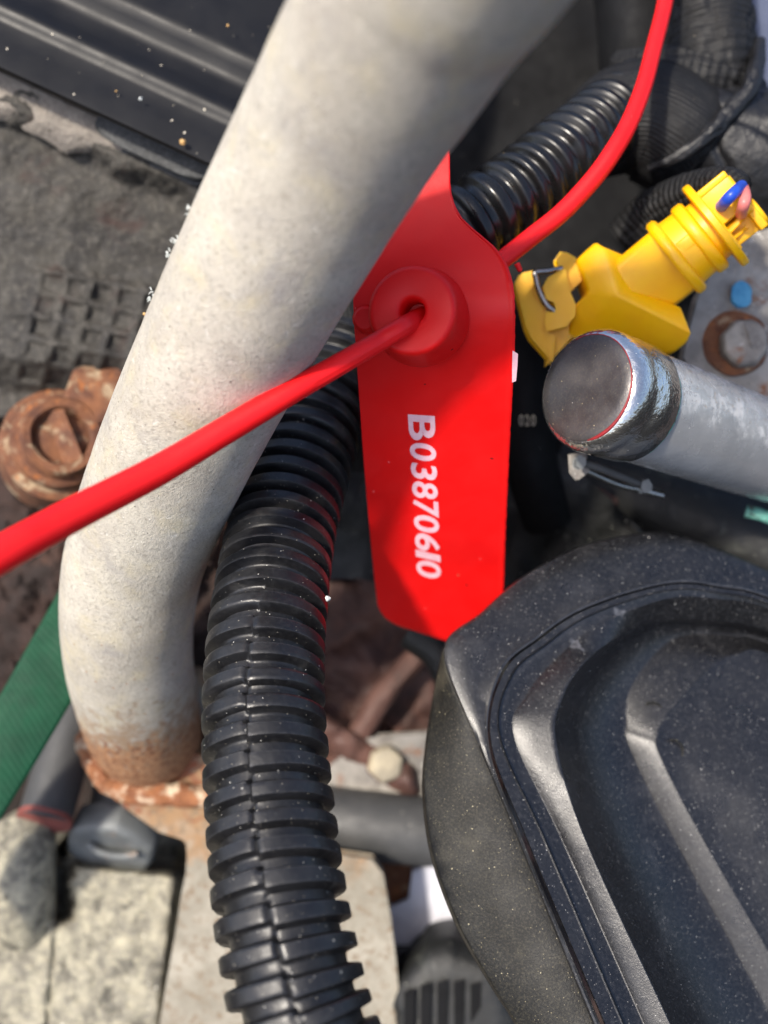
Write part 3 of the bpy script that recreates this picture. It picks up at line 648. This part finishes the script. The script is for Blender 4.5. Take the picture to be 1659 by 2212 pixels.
# ------------------------------------------------------------------ yellow connector
CZ = -2.6; K = 0.36 * U * (D - CZ) / D
uax = V(0.78, 0.62, 0.0).normalized(); yax = V(-0.62, 0.78, 0.0).normalized()
tilt = math.radians(20)
xl = (uax * math.cos(tilt) + TO * math.sin(tilt)); zl = xl.cross(yax)
rotc = Matrix((xl, yax, zl)).transposed()
oc = P(1061.8 + 880 * 0.36, 353.9 + 690 * 0.36, CZ)
yc = thing('plug_connector', 'bright yellow plastic electrical connector with a steel spring clip', 'connector', oc, rot=rotc)
def L(u, v, w): return Vector((u * K, -v * K, w * K))
def bx(u0, u1, v0, v1, w0, w1): return box((u0 * K, -v1 * K, w0 * K), (u1 * K, -v0 * K, w1 * K))
def poly(uv, w0, w1): return prism([L(u, v, w1) for u, v in uv], Vector((0, 0, (w0 - w1) * K)))
def xl_lathe(prof, v0=40, w0=-60, seg=64, rf=None): return lathe(L(0, v0, w0), Vector((1, 0, 0)), [(a * K, r * K) for a, r in prof], seg, ref=Vector((0, 0, 1)), rfun=rf)
ye = M['yellow']
def W2L(p): return rotc.transposed() @ (p - oc)
def Q(cx, cy, dz=0.0):
    px, py = 1106 + 0.24 * cx, 495.5 + 0.24 * cy
    base = CZ + 0.0016 * (px - 1330) - 0.0012 * (py - 640)
    return W2L(P(px, py, base + dz))
def hull(top, faces, depth):
    n = len(top); dv = rotc.transposed() @ V(0, 0, -depth)
    vs = [Q(*t) for t in top]; vs += [v + dv for v in vs]
    fs = [tuple(f) for f in faces] + [tuple(n + i for i in f)[::-1] for f in faces]
    cnt = {}
    for f in faces:
        for a, b in zip(f, list(f[1:]) + [f[0]]):
            if (b, a) in cnt: del cnt[(b, a)]
            else: cnt[(a, b)] = 1
    fs += [(b, a, n + a, n + b) for a, b in cnt]
    return vs, fs
def flat(pts, dz, depth):
    return prism([Q(x, y, dz) for x, y in pts], rotc.transposed() @ V(0, 0, -depth))
top = [(760, 105, -0.05), (830, 150, 0.12), (1030, 235, -0.12), (1000, 320, -0.08), (1105, 540, 0.02), (1525, 695, -0.12), (1620, 935, 0.06), (1595, 1000, -0.2), (1460, 1110, -0.45), (1200, 1130, -0.5), (800, 1080, -0.42), (500, 960, -0.30), (960, 600, 0.34), (690, 560, 0.10), (640, 420, 0.04), (570, 270, -0.1), (570, 675, 0.0)]
obj('housing', hull(top, [(15, 0, 1, 14), (14, 1, 12, 13), (1, 2, 3, 12), (3, 4, 12), (12, 4, 5, 6), (12, 6, 7, 8, 9, 10), (12, 10, 11, 16, 13)], 0.9), ye, yc, bevel=0.07, smooth=50)
obj('neck', prism([L(-160, -172, -200), L(-160, -172, 20), L(-160, -130, 60), L(-160, 36, 60), L(-160, 255, -60), L(-160, 268, -200)], None, [L(255, -172, -200), L(255, -172, 60), L(255, -130, 100), L(255, 36, 100), L(255, 255, -10), L(255, 268, -200)]), ye, yc, bevel=0.06)
obj('collar', xl_lathe([(212, 150), (212, 248), (226, 262), (262, 262), (278, 246), (282, 222), (330, 218), (372, 216), (378, 232), (392, 240), (438, 240), (452, 226), (456, 196), (505, 196), (505, 140)]), ye, yc, smooth=45)
obj('cap_flange', xl_lathe([(500, 150), (500, 286), (508, 294), (540, 294), (548, 286), (548, 150)]), ye, yc, smooth=35)
obj('collar_key', bx(280, 380, -20, 60, 100, 160), ye, yc, bevel=0.05)
obj('cap_shroud', join(bx(540, 735, -172, -130, -230, 120), bx(540, 700, -135, 220, -230, 10), bx(530, 735, -140, 70, 66, 112), bx(540, 560, -140, 240, -100, 112), bx(695, 745, -135, 230, -230, 70)), ye, yc, bevel=0.035)
obj('cap_rib', prism([L(545, 60, -120), L(545, 100, 90), L(720, 75, 90), L(730, 40, -120)], Vector((0, -34 * K, 0))), ye, yc, bevel=0.03)
obj('cap_rib', prism([L(545, 150, -120), L(545, 150, 60), L(700, 150, -20), L(740, 150, -120)], Vector((0, -24 * K, 0))), ye, yc, bevel=0.03)
obj('cap_nose', lathe(L(600, 130, -110), Vector((1, 0, 0)), [(0, 0.13), (0, 92 * K), (160 * K, 90 * K), (172 * K, 80 * K), (172 * K, 46 * K), (120 * K, 44 * K), (120 * K, 0.01)], 40, ref=Vector((0, 0, 1))), ye, yc)
obj('latch_arm', flat([(565, 262), (660, 410), (640, 432), (515, 560), (480, 520), (340, 460), (330, 440), (450, 372)], -0.16, 0.35), ye, yc, bevel=0.06)
obj('latch_arm', flat([(640, 660), (575, 700), (490, 880), (300, 925), (365, 975), (350, 1145), (520, 950), (800, 870), (760, 700)], -0.3, 0.4), ye, yc, bevel=0.06)
obj('latch_bar', flat([(48, 490), (70, 440), (110, 410), (182, 396), (240, 600), (292, 740), (272, 850), (292, 925), (368, 968), (350, 1145), (190, 965), (150, 880)], -0.12, 0.4), ye, yc, bevel=0.055)
obj('latch_tongue', flat([(340, 452), (462, 378), (500, 560), (552, 690), (545, 770), (480, 850), (330, 890), (312, 840), (325, 765), (405, 772), (415, 700), (395, 640), (325, 610), (305, 520)], 0.02, 0.3), ye, yc, bevel=0.055)
obj('latch_nub', flat([(412, 260), (440, 216), (490, 222), (560, 262), (570, 290), (452, 378)], -0.2, 0.35), ye, yc, bevel=0.05)
obj('spring_clip', tube(cr([Q(450, 352, -0.2), Q(330, 372, -0.1), Q(215, 385, -0.02), Q(212, 430, 0.0), Q(240, 540, 0.0), Q(305, 670, 0.0), Q(400, 752, -0.05)], 10), 0.062, 14), M['wire_metal'], yc)
obj('wire', tube(cr([W2L(P(1558, 446, -1.5)), W2L(P(1572, 430, -1.0)), W2L(P(1588, 414, -1.0)), W2L(P(1602, 402, -1.6))], 8), 0.115, 20), M['blue'], yc)['label'] = 'blue insulated wire'
obj('wire', tube(cr([W2L(P(1601, 462, -1.5)), W2L(P(1606, 444, -1.0)), W2L(P(1610, 426, -1.1)), W2L(P(1606, 408, -1.7))], 8), 0.115, 20), M['pink'], yc)['label'] = 'pink insulated wire'

# ------------------------------------------------------------------ silver rail
rl = thing('silver_rail', 'corroded silver rail with a domed dark cap and red paint line', 'rail', P(1262, 833, 0))
ra = V(0.735, -0.14, -0.66).normalized()
rc = P(1262, 836, -0.1)
cap_r = 1.17
prof = [(0.0, 0.01), (0.0, 0.96), (0.02, 1.02)]
obj('cap_face', lathe(rc, ra, [(0.0, 0.01), (0.0, 0.4), (0.01, 0.8), (0.03, 0.97), (0.06, 1.005)], 72), M['face'], rl, smooth=60)
obj('end_cap', lathe(rc, ra, [(0.06, 1.0), (0.075, 1.04), (0.14, 1.10), (0.24, 1.15), (0.4, cap_r), (0.55, 1.15), (0.7, 1.14), (0.78, 1.165), (1.35, 1.165), (1.40, 1.13)], 96, rfun=lambda a, th, r, i: r * (1 + 0.007 * N((a * 3, math.cos(th) * 2, math.sin(th) * 2), 1.6))), M['chrome'], rl, smooth=60)
# painted arc on the cap edge
e1 = (UP - ra * UP.dot(ra)).normalized(); e2 = ra.cross(e1)
arc = []
for k in range(41):
    a = math.radians(lerp(-20, 172, k / 40)); 
    arc.append(rc + ra * 0.055 + (e1 * math.cos(a) + e2 * math.sin(a)) * 1.0)
side_sign = 1 if (arc[20] - rc).dot(RT) > 0 else -1
if side_sign < 0:
    arc = []
    for k in range(41):
        a = -math.radians(lerp(-20, 172, k / 40)); arc.append(rc + ra * 0.055 + (e1 * math.cos(a) + e2 * math.sin(a)) * 1.0)
obj('paint_line', tube(arc, [0.008 + 0.030 * sstep(16, 40, k) * sstep(41, 36, k) + 0.010 * abs(N((k * 0.3, 0, 0), 1)) for k in range(41)], 10), M['redpaint'], rl)
obj('rail_tube', lathe(rc, ra, [(1.3, 1.10), (1.9, 1.10), (3.5, 1.10), (5.5, 1.10), (8.0, 1.10)], 96, rfun=rn(0.006, 9)), M['zinc'], rl)
arc = [rc + ra * 1.41 + (e1 * math.cos(math.radians(a)) + e2 * math.sin(math.radians(a))) * 1.115 for a in range(0, 366, 6)]
obj('joint_crust', tube(arc, [0.022 + 0.016 * F((k * 0.5, 3, 0), 1) for k in range(len(arc))], 8, caps=False), M['teal'], rl)
ck = thing('retaining_clip', 'small wire retaining clip under the silver rail', 'clip', P(1330, 1025, -2.5))
obj('clip_bar', tube(cr([P(1262, 1000, -2.6), P(1300, 1012, -2.7), P(1345, 1030, -2.9), P(1405, 1054, -3.2)], 4), 0.09, 14), M['greytube'], ck)
obj('clip_bar', tube(cr([P(1250, 1008, -3.0), P(1330, 1044, -3.3), P(1380, 1056, -3.4), P(1432, 1070, -3.5)], 4), 0.075, 14), M['wire_metal'], ck)
for x, y, z, a in ((1258, 998, -2.4, 0.3), (1400, 1050, -2.95, -0.4)):
    obj('clip_end', plate([(x + 8 * math.cos(a + q) - 3, y + 11 * math.sin(a + q)) for q in (0.2, 1.2, 2.3, 3.3, 4.2, 5.4)], z, 0.4), M['plug'], ck, bevel=0.06)
obj('clip_tab', plate([(1238, 985), (1262, 982), (1268, 1016), (1250, 1030), (1240, 1018)], -2.8, 0.3), M['bracket_al'], ck, bevel=0.05)
te = obj('green_crust', warp(tube(cr([P(1610, 1106, -5.4), P(1650, 1116, -5.3), P(1720, 1136, -5.4)], 6), 0.13, 16), 0.08, 3), M['teal'])
tag(te, 'green corroded lump under the silver rail at the right edge', 'lump')

# ------------------------------------------------------------------ bracket with rusty bolt, right edge
ab = thing('bolted_bracket', 'dirty aluminium bracket with rust stained bolt and blue paint dab', 'bracket', P(1580, 700, -5))
obj('bracket_plate', warp(plate([(1555, 578), (1610, 520), (1720, 480), (1900, 520), (1900, 900), (1700, 860), (1615, 835), (1560, 815), (1500, 795), (1486, 770), (1500, 720), (1520, 640)], -4.6, 0.6), 0.05, 1.6), M['bracket_al'], ab, bevel=0.1)
bc = P(1588, 742, -4.55)
obj('washer', lathe(bc, V(-0.12, 0.05, 0.98), [(-0.1, 0.74), (0.06, 0.72), (0.09, 0.66), (0.09, 0.01)], 48, rfun=rn(0.06, 31)), M['rust'], ab)
obj('bolt_head', lathe(bc + V(0.14, -0.05, 0.05), V(-0.12, 0.05, 0.98), [(0.0, 0.56), (0.34, 0.54), (0.42, 0.47), (0.42, 0.01)], 48, rfun=lambda a, th, r, i: hexr(th, r, 8, 0.3) * (1 + 0.06 * N((th, a, 0), 2))), M['bracket_al'], ab, bevel=0.03)
obj('bolt_mark', warp(prism([bc + V(x, y, 0.53) for x, y in ((0.1, 0.3), (0.32, 0.22), (0.36, -0.1), (0.22, -0.12))], V(0, 0, -0.12)), 0.04, 3), M['bracket_al'], ab, bevel=0.03)
pd = []
for k in range(20):
    a = 2 * math.pi * k / 20; pd.append((1603 + 18 * math.cos(a), 634 + 24 * math.sin(a)))
obj('paint_dab', warp(plate(pd, -4.42, 0.15), 0.03, 4), M['bluepaint'], ab, bevel=0.05)

# ------------------------------------------------------------------ black cover, lower right
KK = {
 'k0': [(1900, 1345), (1659, 1232), (1500, 1166), (1400, 1150), (1260, 1178), (1130, 1245), (1040, 1322), (958, 1405), (1025, 1590), (1112, 1800), (1280, 2212), (1358, 2400)],
 'k1': [(1900, 1400), (1659, 1290), (1552, 1267), (1470, 1258), (1370, 1277), (1249, 1321), (1165, 1377), (1085, 1450), (1055, 1600), (1130, 1815), (1297, 2212), (1375, 2400)],
 'k2': [(1900, 1414), (1659, 1304), (1552, 1281), (1470, 1273), (1380, 1291), (1262, 1335), (1183, 1389), (1105, 1458), (1080, 1590), (1178, 1815), (1347, 2212), (1430, 2400)],
 'k3': [(1900, 1424), (1659, 1314), (1550, 1294), (1468, 1290), (1392, 1308), (1292, 1352), (1205, 1422), (1140, 1500), (1113, 1590), (1215, 1812), (1393, 2212), (1475, 2400)],
 'k4': [(1900, 1470), (1659, 1365), (1545, 1344), (1450, 1338), (1389, 1350), (1315, 1390), (1255, 1440), (1215, 1510), (1202, 1600), (1265, 1812), (1449, 2212), (1530, 2400)],
 'k5': [(1900, 1500), (1659, 1388), (1575, 1374), (1495, 1371), (1445, 1388), (1395, 1440), (1362, 1500), (1352, 1563), (1361, 1620), (1455, 1812), (1672, 2212), (1770, 2400)],
 'k6': [(1900, 1520), (1659, 1412), (1594, 1414), (1547, 1436), (1505, 1475), (1468, 1517), (1440, 1550), (1421, 1592), (1431, 1640), (1522, 1815), (1755, 2212), (1860, 2400)],
 'k7': [(1930, 1560), (1800, 1560), (1750, 1570), (1720, 1590), (1690, 1620), (1660, 1650), (1650, 1680), (1640, 1705), (1645, 1745), (1720, 1870), (1900, 2212), (1970, 2400)],
 'k8': [(2000, 1600), (2000, 1610), (2000, 1625), (2000, 1640), (2000, 1660), (2000, 1690), (2000, 1720), (2000, 1760), (2000, 1820), (2010, 1950), (2040, 2212), (2060, 2400)],
}
def zc(x, y): return -2.7 + (y - 1250) / 950 * 3.0 - 0.0020 * (x - 1150)
NS = 14
CV = {k: cr([Vector((x, y, 0)) for x, y in v], NS) for k, v in KK.items()}
def row(a, b, t, dz, nz=0.0, top=0.0):
    out = []
    for i, (p, q) in enumerate(zip(CV[a], CV[b])):
        w = p.lerp(q, t); out.append(P(w.x, w.y, zc(w.x, w.y) + dz + top * sstep(6.2 * NS, 3.6 * NS, i) + nz * N((w.x, w.y, 0), 0.01)))
    return out
cv = thing('plastic_cover', 'large dusty black moulded plastic cover with rounded corner, lower right', 'cover', P(1350, 1700, -2))
rim = [row('k0', 'k1', 0, -1.2), row('k0', 'k1', 0, -0.10), row('k0', 'k1', 0.02, -0.03), row('k0', 'k1', 0.06, 0.01), row('k0', 'k1', 0.3, 0.07, 0.02), row('k0', 'k1', 0.6, 0.10, 0.02), row('k0', 'k1', 0.88, 0.10), row('k0', 'k1', 0.95, 0.13), row('k0', 'k1', 0.99, 0.12), row('k0', 'k1', 1.0, 0.02), row('k0', 'k1', 1.0, -0.6)]
obj('rim', loft(rim), M['cover'], cv, smooth=28)
lid = [row('k1', 'k2', 0.16, -0.6), row('k1', 'k2', 0.17, 0.02), row('k1', 'k2', 0.22, 0.05), row('k1', 'k2', 0.5, 0.05), row('k1', 'k2', 0.9, 0.05), row('k1', 'k2', 0.97, 0.07), row('k1', 'k2', 1.0, 0.06), row('k2', 'k3', 0.06, -0.10, 0, 0.14), row('k2', 'k3', 0.5, -0.12, 0, 0.12), row('k2', 'k3', 0.92, -0.13, 0, 0.10), row('k2', 'k3', 0.98, -0.12, 0, 0.09), row('k3', 'k4', 0.03, -0.10, 0, 0.05), row('k3', 'k4', 0.45, 0.015, 0.01, -0.24), row('k3', 'k4', 0.86, 0.125, 0.01, -0.56), row('k3', 'k4', 0.95, 0.145, 0, -0.64), row('k3', 'k4', 0.99, 0.14, 0, -0.70),
       row('k4', 'k5', 0.03, 0.02, 0, -0.62), row('k4', 'k5', 0.14, -0.40, 0, -0.45), row('k4', 'k5', 0.26, -0.80, 0, -0.3), row('k4', 'k5', 0.40, -1.10, 0, -0.1), row('k4', 'k5', 0.7, -1.38, 0.02), row('k4', 'k5', 0.96, -1.46, 0.02), row('k5', 'k6', 0.02, -1.45), row('k5', 'k6', 0.08, -1.42), row('k5', 'k6', 0.5, -1.28), row('k5', 'k6', 0.92, -1.12), row('k5', 'k6', 0.98, -1.11), row('k5', 'k6', 1.0, -1.11), row('k6', 'k7', 0.06, -1.12, 0.01), row('k6', 'k7', 0.3, -1.05, 0.02), row('k6', 'k7', 0.65, -0.95, 0.02), row('k7', 'k8', 0, -0.82, 0.02), row('k7', 'k8', 1, -0.4)]
obj('lid', loft(lid), M['cover'], cv, smooth=28)
sk_o = cr([Vector((x, y, 0)) for x, y in [(956, 1408), (937, 1495), (918, 1610), (912, 1715), (930, 1850), (985, 2000), (1062, 2135), (1112, 2215), (1200, 2400)]], 9)
i0 = 7 * NS; seg_in = CV['k0'][i0:]
def samp(c, t):
    f = t * (len(c) - 1); i = min(int(f), len(c) - 2); return c[i].lerp(c[i + 1], f - i)
rows = []
for j in range(41):
    t = 1 - (1 - j / 40) ** 1.6; r_ = []
    for i in range(141):
        u = i / 140; a = samp(seg_in, u); b = samp(sk_o, u); w = a.lerp(b, t)
        r_.append(P(w.x, w.y, zc(w.x, w.y) - 0.06 - 0.9 * t ** 1.4 * min(1, u * 6) - 0.22 * sstep(0.95, 1, t) ** 2 * min(1, u * 6) + 0.02 * N((w.x, w.y, 0), 0.012)))
    rows.append(r_)
rows.append([p + V(0.1, 0, -1.4) for p in rows[-1]])
obj('skirt', loft(rows), M['skirt'], cv, smooth=60)
# ejector marks, faint raised rings in the inner slope
for (x, y, r_, a0, a1) in ((1408, 1543, 26, -60, 120), (1452, 1622, 24, -80, 100)):
    pts_ = [P(x + r_ * math.cos(math.radians(a)), y - r_ * math.sin(math.radians(a)), zc(x, y) + (-1.28 if x < 1420 else -1.09)) for a in range(a0, a1 + 1, 10)]
    obj('moulding_mark', tube(pts_, 0.022, 8), M['skirt'], cv)

# ------------------------------------------------------------------ red security seal
TZ = [(150, 0.2), (330, 0.45), (500, 0.62), (600, 0.62), (690, 0.5), (830, -0.38), (1000, -1.7), (1150, -3.0), (1250, -4.0), (1420, -5.4)]
TZs = cr([Vector((a, b, 0)) for a, b in TZ], 10)
TZt = [(p.x, p.y) for p in TZs]
def tz(x, y): return table(TZt, y) + (x - 940) / 173 * 0.18
XL = [(150, 900), (260, 880), (330, 868), (410, 850), (470, 822), (520, 790), (580, 768), (650, 763), (700, 765), (830, 774), (1000, 786), (1150, 799), (1250, 809), (1310, 816), (1420, 826)]
XR = [(150, 930), (260, 962), (330, 972), (400, 973), (425, 977), (450, 986), (470, 998), (490, 1018), (510, 1042), (530, 1066), (550, 1083), (570, 1095), (600, 1106), (640, 1112), (690, 1113), (760, 1112), (830, 1108), (1000, 1099), (1150, 1092), (1270, 1088), (1420, 1082)]
YB = [(0, 1306), (0.02, 1322), (0.05, 1334), (0.09, 1343), (0.15, 1352), (0.55, 1386), (1, 1418)]
seal = thing('security_seal', 'red plastic security seal tag printed B03870610, strap through its boss', 'tag', P(935, 690, 0.5))
nu, nv = 60, 150
us = [0, 0.008, 0.02] + [lerp(0.035, 0.965, i / (nu - 7)) for i in range(nu - 6)] + [0.98, 0.992, 1]
rows = []
for j in range(nv + 1):
    r_ = []
    for u in us:
        y = lerp(150, table(YB, u), j / nv); x = lerp(table(XL, y), table(XR, y), u)
        jag = 1.6 * N((0, y, 0), 0.09) * sstep(0.97, 1, u)
        lip = 0.035 * sstep(0.965, 0.982, u) * sstep(420, 470, y) - 0.03 * sstep(0.985, 1, u)
        r_.append(P(x + jag, y, tz(x, y) + lip))
    rows.append(r_)
tg = obj('tag_body', slab(rows, 0.15), M['red'], seal, smooth=60)
wh = []
fl_ = [(1109, 760), (1117, 765), (1116, 790), (1113, 822), (1108, 824), (1108, 795)]
obj('edge_flash', plate(fl_, lambda x, y: tz(x, y) + 0.03, 0.06), M['print'], seal, bevel=0.015)
# print, one glyph at a time along the tag
BX = [('B', 895, 951, 0.06), ('0', 957, 996, 0.18), ('3', 999, 1037, 0.18), ('8', 1040, 1078, 0.18), ('7', 1079, 1119, 0.22), ('0', 1113, 1151, 0.22), ('6', 1152, 1190, 0.22), ('1', 1187, 1215, 0.22), ('0', 1211, 1249, 0.22)]
gl = []
for ch, y0, y1, sh in BX:
    uvs, fs = glyph(ch, sh * 0.8, 0.02)
    vv = []
    for u, v in uvs:
        y = lerp(y0, y1, u); t = (y - 897) / 351
        xl_ = lerp(881, 901, t); xr_ = lerp(939, 953, t); x = lerp(xl_, xr_, v)
        vv.append(P(x, y, tz(x, y) + 0.012))
    gl.append((vv, fs))
sub(obj('print', join(*gl), M['print'], seal, smooth=0), tg)
ba = V(-0.20, -0.05, 0.98).normalized(); bcn = P(909, 685, 0.36)
obj('boss', lathe(bcn, ba, [(-0.05, 0.89), (0.06, 0.885), (0.6, 0.80), (0.82, 0.775), (0.90, 0.745), (0.935, 0.70), (0.94, 0.66), (0.925, 0.50), (0.91, 0.30), (0.89, 0.25), (0.83, 0.215), (0.1, 0.195), (-0.05, 0.195)], 88, closed=True), M['red'], seal, smooth=60)
obj('lug', lathe(P(792, 692, 0.3), V(-0.1, -0.05, 1), [(-0.1, 0.24), (0.22, 0.23), (0.27, 0.18), (0.27, 0.01)], 32), M['red'], seal, smooth=45)
SL = [(960, 655, -0.35), (925, 676, 0.2), (899, 690, 0.9), (868, 708, 1.42), (820, 737, 1.5), (775, 763, 1.66), (700, 806, 1.9), (630, 845, 2.1), (480, 934, 2.45), (334, 1020, 2.9), (160, 1110, 3.7), (0, 1198, 4.5), (-160, 1290, 5.1), (-250, 1342, 5.4)]
sp = cr([P(*p) for p in SL], 12); nn = len(sp)
obj('strap', tube(sp, lerpl([0.17, 0.17, 0.17, 0.172, 0.175, 0.18, 0.19, 0.205, 0.225, 0.245, 0.262, 0.272, 0.278, 0.28], nn), 40, rfun=lambda s, th, r, k: r * (1 + 0.012 * N((s * 0.8, th, 0), 1) - 0.06 * max(0, 1 - abs((th + 0.6) % 6.283 - 6.1) / 0.12) * (1 if k < 0.5 else 0))), M['strap'], seal, smooth=60)
SR = [(960, 655, -0.35), (1020, 612, -1.0), (1087, 560, -1.35), (1149, 511, -1.5), (1215, 458, -1.6), (1281, 387, -1.7), (1325, 326, -1.8), (1360, 264, -2.0), (1391, 185, -2.4), (1413, 101, -2.9), (1435, 13, -3.5), (1450, -80, -4.1), (1458, -200, -4.8)]
sp = cr([P(*p) for p in SR], 12); nn = len(sp)
obj('strap', tube(sp, lerpl([0.17, 0.175, 0.182, 0.184, 0.185, 0.185, 0.184, 0.18, 0.175, 0.17, 0.17, 0.165, 0.16], nn), 40, rfun=lambda s, th, r, k: r * (1 + 0.01 * N((s * 0.8, th, 0), 1))), M['strap'], seal, smooth=60)
obj('strap_nub', lathe(P(1112, 560, -1.35), V(0.4, -0.9, 0.1), [(0.1, 0.06), (0.24, 0.05), (0.27, 0.03)], 14), M['strap'], seal)

# ------------------------------------------------------------------ crumbs and flakes
def crumb(x, y, z, r, label, mat_='crumb'):
    bm = bmesh.new(); bmesh.ops.create_icosphere(bm, subdivisions=2, radius=1)
    c = P(x, y, z)
    vs = [c + v.co * r * (1 + 0.5 * N(v.co, 1.3, x)) for v in bm.verts]; bm.verts.index_update(); fs = [tuple(v.index for v in f.verts) for f in bm.faces]; bm.free()
    return tag(obj('crumb', (vs, fs), M[mat_], smooth=30), label, 'crumb', 'crumbs and grit')
crumb(395, 306, -3.156, 0.065, 'largest tan crumb on the black trim panel by the pipe')
crumb(303, 213, -3.299, 0.035, 'pale grey crumb near the middle of the trim panel', 'fluff')
crumb(251, 197, -3.319, 0.022, 'tiny orange grain left of the pale crumb on the panel')
crumb(492, 55, -3.484, 0.03, 'small brown grain high on the trim panel')
crumb(312, 678, 1.7, 0.03, 'orange grain on the left edge of the pipe')
crumb(708, 1293, 0.1, 0.05, 'white chip on the right edge of the thick hose', 'fluff')
crumb(990, 1241, -3.9, 0.035, 'dark grit grain below the last digit on the tag', 'rust')
